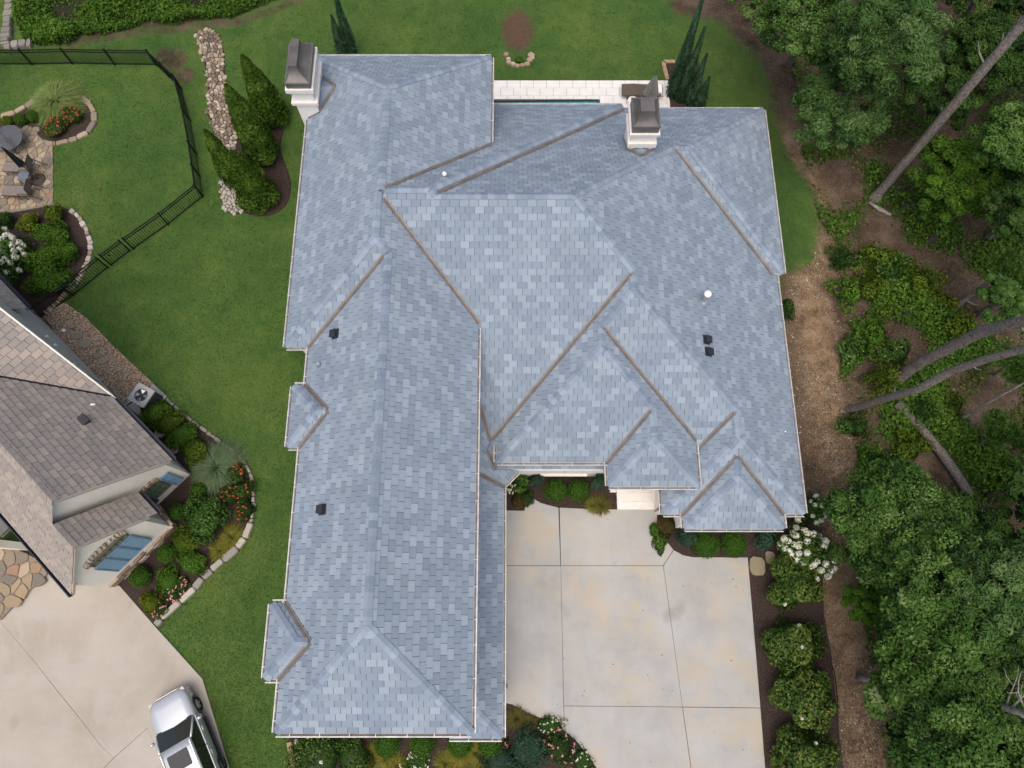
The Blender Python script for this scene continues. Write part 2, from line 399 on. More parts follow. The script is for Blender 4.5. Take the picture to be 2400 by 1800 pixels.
def shingle_roof(roof, parent, deckmat, tilemat, W, E, seed, keep=300, offs=(0, .5), name='shingle', butt=.016):
    rs = random.Random(seed); reg = roof.regions(); deck = MB(); stuff = MB(); full = []
    for n, polys in reg.items():
        a, b, c = roof.pl[n]; u, t, p, q, up, tt, nn = frame(roof.pl[n])
        zs = lambda x, y: a*x+b*y+c
        allp = [v for pp in polys for v in pp]
        ss = [u.x*x+u.y*y for x, y in allp]; ts = [t.x*x+t.y*y for x, y in allp]
        s0 = min(ss); t0 = min(ts); ew = E/q
        for pp in polys:
            if area(pp) > 1e-3:
                f = [(x, y, zs(x, y)) for x, y in pp]
                deck.face(f)
        pb = [(pp, min(u.x*x+u.y*y for x, y in pp), max(u.x*x+u.y*y for x, y in pp), min(t.x*x+t.y*y for x, y in pp), max(t.x*x+t.y*y for x, y in pp)) for pp in polys]
        nr = int((max(ss)-s0)/ew)+2; nc = int((max(ts)-t0)/W)+3
        ph = rs.random()
        for r in range(nr):
            off = (offs[r % len(offs)]+ph+rs.uniform(-.05, .05))*W
            sa, sb = s0+r*ew, s0+(r+1)*ew
            for k in range(-1, nc):
                ta = t0+k*W-(off % W); tb = ta+W; g = .0075
                tone = min(1, max(0, rs.choice((.08, .2, .32, .42, .52, .62, .78, .95))+rs.uniform(-.08, .08)))
                lift = rs.uniform(0, .004)
                rect = [(sa, ta+g), (sa, tb-g), (sb, tb-g), (sb, ta+g)]
                rect = [(u.x*s_+t.x*t_, u.y*s_+t.y*t_) for s_, t_ in rect]
                A0 = area(rect)
                for pp, s1, s2, t1, t2 in pb:
                    if sb <= s1 or sa >= s2 or tb <= t1 or ta >= t2: continue
                    pc = rect
                    m = len(pp)
                    sg = 1 if sum(pp[i][0]*pp[(i+1) % m][1]-pp[(i+1) % m][0]*pp[i][1] for i in range(m)) > 0 else -1
                    for i in range(m):
                        A, B = pp[i], pp[(i+1) % m]; ex, ey = (B[0]-A[0])*sg, (B[1]-A[1])*sg
                        pc = clip(pc, (ey, -ex, ey*A[0]-ex*A[1]))
                        if not pc: break
                    if not pc or area(pc) < 4e-4: continue
                    top = []
                    for x, y in pc:
                        f = (u.x*x+u.y*y-sa)/ew; h = (butt+lift)*(1-f)+.003*f
                        top.append(Vector((x, y, zs(x, y)))+nn*h)
                    if area(pc) > .985*A0 and keep:
                        full.append((proj_area(top), n, (sa, ta), top, pc, tone, lift)); continue
                    add_piece(stuff, top, pc, zs, tone)
    full.sort(key=lambda e: -e[0])
    dk = deck.build('roof', deckmat, parent)
    variants = []
    for k in range(7):
        mb = MB(); g = .0075; h0, h1 = butt+.002, .003
        q4 = [(g, 0, h0), (W-g, 0, h0), (W-g, E, h1), (g, E, h1)]
        mb.face(q4, k/6)
        for i in range(4):
            A, B = q4[i], q4[(i+1) % 4]; mb.face([(A[0], A[1], 0), (B[0], B[1], 0), B, A], k/6)
        me = mesh(name, mb.v, mb.f, False, {'tone': mb.t}); me.materials.append(tilemat); variants.append(me)
    for i, (ar, n, (sa, ta), top, pc, tone, lift) in enumerate(full):
        if i < keep and ar > 0:
            u, t, p, q, up, tt, nn = frame(roof.pl[n]); a, b, c = roof.pl[n]
            o = link(name, variants[min(6, int(tone*7))], None, dk)
            x, y = u.x*sa+t.x*(ta+W), u.y*sa+t.y*(ta+W)
            # local x runs against t so that (x, y, normal) is right handed
            M = Matrix(((-tt.x, up.x, nn.x, x), (-tt.y, up.y, nn.y, y), (-tt.z, up.z, nn.z, a*x+b*y+c), (0, 0, 0, 1)))
            o.matrix_local = M
        else:
            a, b, c = roof.pl[n]; add_piece(stuff, top, pc, lambda x, y: a*x+b*y+c, tone)
    st = stuff.build('shingles', tilemat, dk); tag(st, kind='stuff')
    return dk
def add_piece(mb, top, pc, zs, tone):
    m = len(top); n0 = len(mb.v)
    mb.v += [tuple(v) for v in top]+[(x, y, zs(x, y)) for x, y in pc]
    A = sum(pc[i][0]*pc[(i+1) % m][1]-pc[(i+1) % m][0]*pc[i][1] for i in range(m))
    idx = list(range(m)) if A > 0 else list(range(m))[::-1]
    mb.f.append([n0+i for i in idx]); mb.t.append(tone)
    for k in range(m):
        i, j = idx[k], idx[(k+1) % m]
        mb.f.append([n0+i, n0+m+i, n0+m+j, n0+j]); mb.t.append(tone)
def ridge_caps(roof, edges, parent, mat, seed, keep=300, Lc=.21, wd=.125, name='ridge_cap'):
    rs = random.Random(seed); caps = []
    for i, j, p0, p1, cv in edges:
        if not cv: continue
        if p1.z < p0.z: p0, p1 = p1, p0
        d = (p1-p0); L = d.length; d.normalize()
        nI = Vector((-roof.pl[i][0], -roof.pl[i][1], 1)).normalized(); nJ = Vector((-roof.pl[j][0], -roof.pl[j][1], 1)).normalized()
        def side(nA, nB):
            v = nA.cross(d).normalized()
            return v if v.dot(nB) > 0 else -v
        # moving down plane A away from plane B
        sI = side(nI, nJ); sI = sI if (sI.dot(nJ) < 0) else -sI
        sJ = side(nJ, nI); sJ = sJ if (sJ.dot(nI) < 0) else -sJ
        nm = (nI+nJ).normalized(); k = 0.0
        while k < L-.02:
            e = min(L, k+Lc*1.12)
            tone = min(1, max(0, rs.choice((.15, .35, .5, .7, .9))+rs.uniform(-.1, .1)))
            A, B = p0+d*k, p0+d*e; lo, hi = .042, .020
            prof = lambda P, h: [P+sI*wd+nI*h, P+nm*(h*1.05), P+sJ*wd+nJ*h]
            caps.append((prof(A, lo), prof(B, hi), [A+sI*wd, A, A+sJ*wd], [B+sI*wd, B, B+sJ*wd], tone)); k += Lc
    def put(mb, c):
        a, b, a0, b0, t_ = c
        for k in (0, 1): mb.face([a[k], a[k+1], b[k+1], b[k]], t_); mb.face([a0[k], a0[k+1], a[k+1], a[k]], t_)
        mb.face([a0[0], a[0], b[0], b0[0]], t_); mb.face([a[2], a0[2], b0[2], b[2]], t_)
    order = sorted(range(len(caps)), key=lambda i: -proj_area([caps[i][0][0], caps[i][0][2], caps[i][1][2], caps[i][1][0]]))
    st = MB()
    for r, i in enumerate(order):
        if r < keep: mb = MB(); put(mb, caps[i]); mb.build(name, mat, parent, fix=True)
        else: put(st, caps[i])
    if st.f: tag(st.build(name+'s', mat, parent, fix=True), kind='stuff')
def valleys(roof, edges, parent, mat, wd=.085, lift=.03, name='valley_flashing'):
    for i, j, p0, p1, cv in edges:
        if cv or (p1-p0).length < .35: continue
        if p1.z < p0.z: p0, p1 = p1, p0
        d = (p1-p0).normalized(); p0 = p0-d*.05
        nI = Vector((-roof.pl[i][0], -roof.pl[i][1], 1)).normalized(); nJ = Vector((-roof.pl[j][0], -roof.pl[j][1], 1)).normalized()
        sI = nI.cross(d).normalized(); sI = sI if sI.z > 0 else -sI
        sJ = nJ.cross(d).normalized(); sJ = sJ if sJ.z > 0 else -sJ
        nm = (nI+nJ).normalized(); mb = MB()
        pr = lambda P: [P+sI*wd, P+sI*wd+nI*lift, P+sI*.015+nm*lift, P+nm*(lift+.028), P+sJ*.015+nm*lift, P+sJ*wd+nJ*lift, P+sJ*wd]
        A, B = pr(p0), pr(p1)
        for k in range(6): mb.face([A[k], A[k+1], B[k+1], B[k]])
        mb.face(A); mb.face(B[::-1]); mb.build(name, mat, parent, fix=True)
def gutters(ev, parent, wd=.11, dp=.1, straps=True, mats=('gutter_metal', 'gutter_inside', 'strap_white'), gap=.8):
    for n, p0, p1, o in ev:
        L = (p1-p0).length
        if L < .25: continue
        d = (p1-p0).normalized(); ext = wd*.95
        A, B = p0-d*.02, p1+d*.02; up = Vector((0, 0, 1))
        g = MB(); th = .016; b0 = -.03
        # trough: back, floor, front with a rolled lip
        prof_o = [(0.0, -.02), (0.0, -dp), (wd*.7, -dp), (wd, -.03), (wd, 0.0), (wd-.03, 0.0), (wd-.03, -.02), (wd-.045, -.03), (wd*.6, -dp+th), (.02, -dp+th), (.02, -.02)]
        ring = lambda P: [P+o*(x+.0)+up*(z+b0) for x, z in prof_o]
        ra, rb = ring(A), ring(B); m = len(prof_o)
        for k in range(m): g.face([ra[k], ra[(k+1) % m], rb[(k+1) % m], rb[k]])
        g.face(ra); g.face(rb[::-1])
        go = g.build('gutter', MT[mats[0]], parent, fix=True)
        fl = MB(); zf = -dp+th+.006
        fl.face([A+o*.022+up*(zf+b0), B+o*.022+up*(zf+b0), B+o*(wd*.62)+up*(zf+b0), A+o*(wd*.62)+up*(zf+b0)])
        fl.build('gutter_floor', MT[mats[1]], go)
        if straps:
            k = gap*.35
            while k < L-.1:
                c = p0+d*k+o*(wd*.5)+up*(b0+.006); sm = MB()
                sm.box(c, (wd*1.02, .018, .012), math.atan2(o.y, o.x)); sm.build('strap', MT[mats[2]], go); k += gap*random.uniform(.85, 1.15)
# ---------------------------------------------------------------- the house with the blue-grey roof
FIT = dict(GW=('W', -10.418, .663), GE=('E', 2.834, .662), GS=('S', -7.696, .625), BW=('W', -11.185, .662), BE=('E', 3.31, .639), BN=('N', 23.115, .673), BS=('S', 4.263, .729),
 P=('N', 19.25, .672), PE=('E', 4.636, .65), MN=('N', 18.95, .672), ME=('E', 9.694, .593), S1=('S', 4.114, .568), NEE=('E', 10.18, .608), NES=('S', 11.78, .599),
 W3=('W', -1.617, .611), E3=('E', 7.342, .634), S3=('S', 3.257, .621), S2=('S', 4.044, .63), W4=('W', 2.24, .699), S4=('S', 2.535, .675), W5=('W', 5.496, .607), S5=('S', 3.091, .612),
 W6=('W', 6.173, .653), E6=('E', 8.96, .636), S6=('S', 2.563, .68))
HP = {}
for k, (d, c, p) in FIT.items():
    HP[k] = {'W': (p, 0, 3-p*c), 'E': (-p, 0, 3+p*c), 'S': (0, p, 3-p*c), 'N': (0, -p, 3+p*c)}[d]
ZL, ZG, ZN, Z3, ZK = 2.806, 5.59, 2.95, 3.70, 2.80
HP['K'] = (-.6, 0, ZK+.6*(-.26))                       # low skirt roof beside the garage, faces east
HP['KS'] = (0, .6, ZK+.6*4.15)                         # its south face
r2 = math.sqrt(.5); HP['D'] = (-.6*r2, .6*r2, ZK-.6*r2*3.98)   # little corner roof facing south-east
def bay(pxn, pxs, xw, key):
    a, b = G(*pxn, ZG), G(*pxs, ZG)
    HP[key+'W'] = (.66, 0, ZG-.66*((a.x+b.x)/2)); HP[key+'N'] = (0, -.64, ZG+.64*a.y); HP[key+'S'] = (0, .64, ZG-.64*b.y)
bay((687, 904), (676, 1046), 0, 'Ba'); bay((637, 1416), (621, 1590), 0, 'Bb')
X = lambda lo=None, hi=None: ([(-1, 0, -lo)] if lo is not None else [])+([(1, 0, hi)] if hi is not None else [])
Y = lambda lo=None, hi=None: ([(0, -1, -lo)] if lo is not None else [])+([(0, 1, hi)] if hi is not None else [])
BLK = [(['GW', 'GE', 'GS'], Y(hi=13.2), ZG), (['BW', 'BE', 'BN', 'BS'], Y(lo=12.25), ZG-.01), (['BW', 'GE', 'BS'], Y(hi=12.251), ZG-.011),
 (['MN', 'S1', 'ME'], X(lo=-4.0)+Y(lo=4.45, hi=19.1), ZL), (['P', 'S1', 'PE'], X(lo=-4.0)+Y(lo=9.0), 3.08),
 (['MN', 'NEE', 'NES'], X(lo=3.2), ZN), (['W3', 'ME', 'S2'], Y(lo=4.25, hi=11.8), ZL), (['W3', 'E3', 'S3'], Y(hi=9.3), Z3),
 (['W4', 'E3', 'S4'], Y(hi=6.8), Z3), (['W5', 'ME', 'S5'], Y(hi=7.6), ZL), (['W6', 'E6', 'S6'], Y(hi=5.6), ZL),
 (['K', 'KS'], X(lo=-1.9)+Y(hi=5.2), ZK), (['D'], X(lo=-1.9, hi=.55)+Y(hi=7), ZK),
 (['BaW', 'BaN', 'BaS'], X(hi=-5.2), ZG-.012), (['BbW', 'BbN', 'BbS'], X(hi=-5.2), ZG-.014)]
house = empty('house', (0, 8, 0), label='large white stucco house with a many-hipped blue-grey shingle roof', cat='house')
HR = Roof(HP, BLK)
inv = Matrix.Translation((0, -8, 0))
hr = empty('house_tmp')
roof_o = shingle_roof(HR, None, MT['roof_deck'], MT['shingle'], .305, .215, 3)
ED = HR.edges(1, 9); EV = dedupe(HR.eaves(1, 9))
ridge_caps(HR, ED, roof_o, MT['shingle_cap'], 5)
bpy.data.objects.remove(hr)
roof_o.parent = house; roof_o.location = (0, -8, 0)
def hpart(o): o.parent = house; o.location = Vector(o.location)-Vector((0, 8, 0)); return o
vt = []
n_before = set(bpy.data.objects)
valleys(HR, ED, None, MT['valley_metal'])
gutters(EV, None)
for o in set(bpy.data.objects)-n_before:
    if o.parent is None: hpart(o)
# soffits, fascia and walls
def rect_of(b):
    names, cons, ze = b; p = [(-60, -60), (60, -60), (60, 60), (-60, 60)]
    for h in cons: p = clip(p, h)
    for m in names: p = clip(p, HR.eave_h(m, ze))
    return p
for bi, b in enumerate(BLK):
    p = rect_of(b); ze = b[2]
    if b[0] == ['D']: p = clip(p, (-r2, -r2, 20))
    xs = [q[0] for q in p]; ys = [q[1] for q in p]
    if b[0] != ['D']:
        mb = MB(); e = .012+.002*bi
        mb.prism([(min(xs)+e, min(ys)+e), (max(xs)-e, min(ys)+e), (max(xs)-e, max(ys)-e), (min(xs)+e, max(ys)-e)], ze-.2-.002*bi, ze-.03-.002*bi)
        hpart(mb.build('soffit', MT['stucco_white'], None, fix=True))
    if 'W4' in b[0]: continue
    ov = .24+.004*bi; z0 = 0 if b[0][0] not in ('GW0',) else 2
    mb = MB()
    if b[0] == ['D']:
        q = [(-1.6, 3.2), (-.55, 4.15), (.1, 4.8), (.1, 6.6), (-1.6, 6.6)]
        mb.prism(q, 0, ZK-.1)
    else:
        x0, x1, y0, y1 = min(xs)+ov, max(xs)-ov, min(ys)+ov, max(ys)-ov
        mb.prism([(x0, y0), (x1, y0), (x1, y1), (x0, y1)], 0 if b[0][0][:2] not in ('Ba', 'Bb') else .0, ze-.12)
    hpart(mb.build('wall', MT['stucco_white'], None, fix=True))
def roof_hit(px, py, roof=HR):
    a = G(px, py, 12.0); b = G(px, py, 0.0); t_ = np.linspace(0, 1, 6000)
    X_ = a.x+(b.x-a.x)*t_; Y_ = a.y+(b.y-a.y)*t_; Z_ = a.z+(b.z-a.z)*t_
    k = np.argmax(roof.env(X_, Y_) >= Z_); return Vector((X_[k], Y_[k], Z_[k]))
def plane_at(p, roof=HR):
    best = None
    for n in roof.pl:
        if abs(roof.z(n, p.x, p.y)-p.z) < .01 and roof.has(n, np.array([p.x]), np.array([p.y]), .01)[0]: best = n
    return best
# ---------------------------------------------------------------- chimneys (parts of the house)
def chimney(x0, x1, y0, y1, zb, zm, zc_, zs, zt, ins, flat, side):
    base = MB(); base.prism([(x0, y0), (x1, y0), (x1, y1), (x0, y1)], zb, zc_[1])
    c = hpart(base.build('chimney', MT['stucco_white'], None, fix=True))
    def ring(e, za, zb_, nm, m):
        mb = MB(); mb.prism([(x0-e, y0-e), (x1+e, y0-e), (x1+e, y1+e), (x0-e, y1+e)], za, zb_)
        o = mb.build(nm, MT[m], c, fix=True)
    for e, a, b in ((.03, zm[0], zm[0]+.05), (.07, zm[0]+.053, zm[0]+.1), (.10, zm[0]+.103, zm[1])): ring(e, a, b, 'band_molding', 'stone_trim')
    for e, a, b in ((.03, zc_[0], zc_[0]+.06), (.07, zc_[0]+.063, zc_[0]+.13), (.115, zc_[0]+.133, zc_[1]+.01)): ring(e, a, b, 'crown_molding', 'stone_trim')
    h = MB(); X0, X1, Y0, Y1 = x0-.03, x1+.03, y0-.03, y1+.03; fx0, fx1, fy0, fy1 = flat
    lv = []
    n = 9
    for k in range(n+1):
        f = k/n; g = 1-(1-f)**2.6; zz = zs+(zt-zs)*f
        lv.append([(X0+(fx0-X0)*g, Y0+(fy0-Y0)*g, zz), (X1+(fx1-X1)*g, Y0+(fy0-Y0)*g, zz), (X1+(fx1-X1)*g, Y1+(fy1-Y1)*g, zz), (X0+(fx0-X0)*g, Y1+(fy1-Y1)*g, zz)])
    sk = [[(X0-.02, Y0-.02, zc_[1]+.02), (X1+.02, Y0-.02, zc_[1]+.02), (X1+.02, Y1+.02, zc_[1]+.02), (X0-.02, Y1+.02, zc_[1]+.02)], [(X0-.02, Y0-.02, zs-.01), (X1+.02, Y0-.02, zs-.01), (X1+.02, Y1+.02, zs-.01), (X0-.02, Y1+.02, zs-.01)]]
    rows = sk+[[(p[0], p[1], p[2]) for p in q] for q in lv]
    for a, b in zip(rows[:-1], rows[1:]):
        for i in range(4): j = (i+1) % 4; h.face([a[i], a[j], b[j], b[i]])
    h.face(rows[-1])
    lip = MB(); 
    hood = h.build('chimney_hood', MT['chimney_metal'], c, fix=True)
    lip.prism([(X0-.035, Y0-.035), (X1+.035, Y0-.035), (X1+.035, Y1+.035), (X0-.035, Y1+.035)], zs-.02, zs+.012); lip.build('hood_rim', MT['chimney_metal'], hood, fix=True)
    return c
c1 = chimney(-7.52, -6.80, 16.55, 18.12, 0, (6.28, 6.5), (6.88, 7.16), 7.40, 7.86, .3, (-7.36, -7.08, 16.83, 17.94), 'E')
c2 = chimney(4.19, 5.0, 15.28, 16.35, 3.5, (5.66, 5.97), (6.28, 6.5), 6.83, 7.34, .3, (4.33, 4.80, 15.47, 16.02), 'S')
def cricket(pts, name='chimney_cricket'):
    mb = MB(); L, T, Rr, B = pts     # left base, ridge top at the chimney, right base, ridge end on the slope
    mb.face([L, T, B], .45); mb.face([T, Rr, B], .6)
    o = hpart(mb.build(name, MT['shingle_cap'], None, fix=True))
    for a, b in ((L, B), (Rr, B)):
        a, b = Vector(a), Vector(b); d = (b-a).normalized(); sd = d.cross(Vector((0, 0, 1))).normalized()*.055; v = MB()
        up = Vector((0, 0, .045)); v.face([a+sd+up, a-sd+up, b-sd+up, b+sd+up]); v.face([a+sd, a+sd+up, b+sd+up, b+sd]); v.face([a-sd, b-sd, b-sd+up, a-sd+up])
        v.build('cricket_flashing', MT['valley_metal'], o)
zb = lambda x: HP['BW'][0]*x+HP['BW'][2]; zm = lambda y: HP['MN'][1]*y+HP['MN'][2]
cricket([(-6.80, 16.56, zb(-6.8)+.02), (-6.80, 17.3, zb(-6.8)+.42), (-6.80, 18.05, zb(-6.8)+.02), (-6.2, 17.3, zb(-6.2)+.03)])
cricket([(4.2, 15.28, zm(15.28)+.02), (4.6, 15.28, zm(15.28)+.30), (5.0, 15.28, zm(15.28)+.02), (4.6, 14.84, zm(14.84)+.03)])
# flashing step along chimney foot on the west slope
f = MB(); f.tube([(-7.28, 16.53, zb(-7.28)+.03), (-6.80, 16.53, zb(-6.80)+.03)], .03, 4); hpart(f.build('step_flashing', MT['valley_metal']))
f = MB(); f.tube([(4.17, 15.25, zm(15.25)+.03), (4.17, 16.3, zm(16.3)+.03)], .022, 4); hpart(f.build('step_flashing', MT['valley_metal']))
# closes the small step where the two halves of the left ridge meet
zE = lambda x: HP['BE'][0]*x+HP['BE'][2]; xa = -4.045; f = MB(); f.face([(-5, 12.249, zb(-5)-.3), (-3, 12.249, zE(-3)-.3), (-3, 12.249, zE(-3)-.012), (xa, 12.249, min(zb(xa), zE(xa))-.008), (-5, 12.249, zb(-5)-.012)])
f.face([(-5, 12.246, zb(-5)-.3), (-5, 12.246, zb(-5)-.012), (xa, 12.246, min(zb(xa), zE(xa))-.008), (-3, 12.246, zE(-3)-.012), (-3, 12.246, zE(-3)-.3)]); hpart(f.build('ridge_end', MT['shingle_cap'], None))
# ---------------------------------------------------------------- vents on the roof
def on_roof(px, py): p = roof_hit(px, py); return p, plane_at(p)
def box_vent(px, py, name='roof_vent'):
    p, n = on_roof(px, py); u, t, pp, q, up, tt, nn = frame(HR.pl[n] if n else (.66, 0, 0))
    mb = MB(); M = Matrix(((tt.x, up.x, nn.x, p.x), (tt.y, up.y, nn.y, p.y), (tt.z, up.z, nn.z, p.z), (0, 0, 0, 1)))
    def bx(c, d):
        m2 = MB(); m2.box(c, d); base = len(mb.v); mb.v += [tuple(M @ Vector(v)) for v in m2.v]; mb.f += [[base+i for i in f_] for f_ in m2.f]; mb.t += m2.t
    bx((0, 0, .022), (.32, .30, .01)); bx((0, -.02, .08), (.21, .21, .1)); bx((0, -.02, .135), (.25, .25, .018))
    hpart(mb.build(name, MT['vent_black'], None, fix=True))
for q in ((787, 783), (757, 1194), (1655, 797), (1659, 825)): box_vent(*q)
def pipe_vent(px, py, r, h, cap=True):
    p, n = on_roof(px, py); mb = MB()
    mb.lathe((p.x, p.y, p.z-.05), [(r*1.7, .03), (r*1.7, .07), (r*1.15, .12), (r, .14), (r, h)], 14)
    o = hpart(mb.build('vent_pipe', MT['ac_shell'] if cap else MT['chrome'], None, smooth=False, fix=True))
    if cap:
        c = MB(); c.lathe((p.x, p.y, p.z+h-.05), [(r*.4, .0), (r*1.5, .02), (r*1.5, .05), (r*1.1, .1), (.02, .13)], 14); c.build('vent_cap', MT['white_pvc'], o, fix=True)
pipe_vent(1648, 706, .085, .62); pipe_vent(1043, 416, .05, .22); pipe_vent(749, 857, .045, .25, False); pipe_vent(1838, 1014, .03, .12, False)
# ---------------------------------------------------------------- front entry: window, pillars, steps, downspouts
yw = 4.60
fw = MB(); 
wx0, wx1 = G(1278, 1098, 1.5).x, G(1372, 1098, 1.5).x
win = MB(); z0w, z1w = .75, 2.1
for a, b, c_, d in ((wx0, wx1, z0w-.07, z0w), (wx0, wx1, z1w, z1w+.07), (wx0, wx0+.07, z0w, z1w), (wx1-.07, wx1, z0w, z1w), ((wx0+wx1)/2-.05, (wx0+wx1)/2+.05, z0w, z1w)):
    win.box(((a+b)/2, yw-.045, (c_+d)/2), (b-a, .09, d-c_))
wo = hpart(win.build('window', MT['window_frame'], None))
for k in (0, 1):
    a = wx0+.07+k*((wx1-wx0)/2-.02); b = a+(wx1-wx0)/2-.12; g = MB(); g.box(((a+b)/2, yw-.03, (z0w+z1w)/2), (b-a, .03, z1w-z0w)); g.build('pane', MT['green_glass'], wo)
sl = MB(); sl.box(((wx0+wx1)/2, yw-.08, z0w-.12), (wx1-wx0+.3, .2, .09)); sl.build('sill', MT['stone_trim'], wo)
base_ = MB(); base_.box(((wx0+wx1)/2, yw-.03, .12), (wx1-wx0+1.3, .10, .24)); hpart(base_.build('plinth', MT['stone_trim'], None))
for px, py in ((1441, 1152), (1541, 1152)):
    p = G(px, py); mb = MB(); mb.box((p.x-.02, p.y+.16, 1.72), (.3, .34, 3.44)); mb.box((p.x-.02, p.y+.16, .15), (.38, .42, .3)); mb.box((p.x-.02, p.y+.16, 3.3), (.37, .41, .12)); hpart(mb.build('porch_pillar', MT['stucco_white'], None))
st = empty('front_steps', G(1490, 1170), label='cream stone steps up to the front porch', cat='steps')
for k, (ya, yb, zt) in enumerate(((1136, 1155, .42), (1155, 1176, .28), (1163, 1194, .14))):
    a, b = G(1447, yb, zt), G(1535, 1100, zt); mb = MB(); org = G(1490, 1170)
    ye = G(1490, yb, zt).y; yt = 4.7-.0
    mb.box(((a.x+b.x)/2-org.x, (ye+yt)/2-org.y, zt/2+k*.0005), (b.x-a.x-k*.0, yt-ye, zt)); mb.build('step', MT['stone_trim'], st)
def downspout(pts, r=.045):
    mb = MB(); mb.tube(pts, r, 4); hpart(mb.build('downspout', MT['valley_metal'], None, fix=True))
downspout([G(1546, 1137, 3.4)+Vector((0, 0, 0)), G(1547, 1155, 2.5), G(1546, 1190, 1.2), G(1536, 1198, .15)])
downspout([G(1230, 1092, 2.7), G(1216, 1100, 2.4), G(1207, 1112, 2.2)])
downspout([G(1425, 1088, 3.5), G(1418, 1100, 3.1), G(1417, 1108, 2.0)])
downspout([G(1180, 1600, 2.7), G(1187, 1605, 2.5), G(1187, 1612, .3)])
# ---------------------------------------------------------------- ground
def inpoly(X_, Y_, poly):
    r = np.zeros(X_.shape, bool); n = len(poly); j = n-1
    for i in range(n):
        xi, yi = poly[i][0], poly[i][1]; xj, yj = poly[j][0], poly[j][1]
        c = ((yi > Y_) != (yj > Y_)) & (X_ < (xj-xi)*(Y_-yi)/(yj-yi+1e-12)+xi); r ^= c; j = i
    return r
def segdist(X_, Y_, pts):
    d = np.full(X_.shape, 1e9)
    for a, b in zip(pts[:-1], pts[1:]):
        vx, vy = b[0]-a[0], b[1]-a[1]; L = vx*vx+vy*vy+1e-9
        k = np.clip(((X_-a[0])*vx+(Y_-a[1])*vy)/L, 0, 1); d = np.minimum(d, np.hypot(X_-a[0]-vx*k, Y_-a[1]-vy*k))
    return d
def sdist(X_, Y_, poly): d = segdist(X_, Y_, list(poly)+[poly[0]]); return np.where(inpoly(X_, Y_, poly), d, -d)
sst = lambda x: np.clip(x, 0, 1)**2*(3-2*np.clip(x, 0, 1))
gx = np.concatenate([np.linspace(-160, -36, 12), np.arange(-35, 37, .28), np.linspace(38, 160, 12)])
gy = np.concatenate([np.linspace(-140, -17, 12), np.arange(-16, 42, .28), np.linspace(43, 190, 12)])
GX, GY = np.meshgrid(gx, gy); nx_, ny_ = len(gx), len(gy)
WOODS = GP([(1561, -300), (1561, 0), (1580, 35), (1688, 54), (1715, 90), (1770, 127), (1800, 200), (1811, 271), (1835, 352), (1873, 407), (1903, 450), (1915, 531), (1900, 612), (1825, 640), (1815, 700), (1845, 1000), (1862, 1250), (1890, 1350), (1930, 1800), (1945, 2100), (3600, 2100), (3600, -300)])
WEEDS = GP([(41, 60), (54, 100), (90, 112), (168, 112), (190, 90), (258, 84), (312, 73), (347, 57), (412, 68), (461, 54), (543, 49), (600, 25), (650, 5), (700, -20), (700, -400), (-100, -400), (41, -40)])
PATH = GP([(1840, 330), (1890, 470), (1900, 640), (1905, 760), (1930, 900), (1950, 1000), (1975, 1150), (1962, 1300), (1975, 1450), (1990, 1550), (2020, 1700), (2045, 1800), (2080, 1990)])
soil = sst(sdist(GX, GY, WOODS)/1.6+.45)
m = G(1213, 72); soil = np.maximum(soil, .74*sst(1.45-.85*np.sqrt(((GX-m.x)/.8)**2+((GY-m.y)/1.3)**2)))
edge = GP([(165, 118), (190, 95), (260, 86), (320, 78), (345, 66), (400, 72), (470, 62), (560, 52), (640, 25), (720, -10)])
soil = np.maximum(soil, .62*sst(1.25-segdist(GX, GY, edge)/.42))
for px, py, r in ((408, 140, .75), (435, 178, .55), (385, 128, .5)):
    p = G(px, py); soil = np.maximum(soil, .75*sst(1.5-np.hypot(GX-p.x, GY-p.y)/r))
soil = np.maximum(soil, sst(sdist(GX, GY, WEEDS)/.6+.3))
path = np.exp(-(segdist(GX, GY, PATH)/1.05)**2)
weed = sst(sdist(GX, GY, WEEDS)/.6)
bare = sst(1.6-1.1*np.sqrt(((GX-m.x)/.85)**2+((GY-m.y)/1.35)**2))
GZ = np.where(inpoly(GX, GY, GP([(1000, 232), (1410, 230), (1412, 290), (1000, 290)])), -.6, 0.0)
wd_ = sst(sdist(GX, GY, WOODS)/4)
GZ = GZ+wd_*.12*(np.sin(GX*.7)*np.cos(GY*.6))
me = bpy.data.meshes.new('ground')
vs = np.stack([GX.ravel(), GY.ravel(), GZ.ravel()], 1)
ii = np.arange(nx_*ny_).reshape(ny_, nx_); q = np.stack([ii[:-1, :-1], ii[:-1, 1:], ii[1:, 1:], ii[1:, :-1]], -1).reshape(-1, 4)
me.from_pydata(vs.tolist(), [], q.tolist())
for nm, arr in (('soil', soil), ('path', path), ('weed', weed), ('bare', bare)):
    a = me.attributes.new(nm, 'FLOAT', 'POINT'); a.data.foreach_set('value', arr.ravel().astype(np.float32))
me.polygons.foreach_set('use_smooth', [True]*len(me.polygons))
t = NT('lawn_and_soil')
n1 = t.noise(.22, 5, .6); n2 = t.noise(1.3, 4, .6); n3 = t.noise(38, 3, .7); n4 = t.noise(11, 4, .65)
g1 = t.ramp(n1, [(.36, (.036, .082, .020)), (.5, (.060, .114, .024)), (.62, (.102, .146, .034))])
g2 = t.ramp(n2, [(.34, (.040, .085, .020)), (.52, (.062, .115, .025)), (.68, (.095, .140, .033))])
gr = t.mix(.5, g1, g2)
st_ = t.n('ShaderNodeTexWave'); st_.inputs['Scale'].default_value = .32; st_.inputs['Distortion'].default_value = 1.5; t.l(t.mapped((.25, 1, 1), R(4)), st_.inputs['Vector'])
gr = t.mix(t.math('MULTIPLY', st_.outputs['Fac'], .22), gr, (.05, .098, .02, 1))
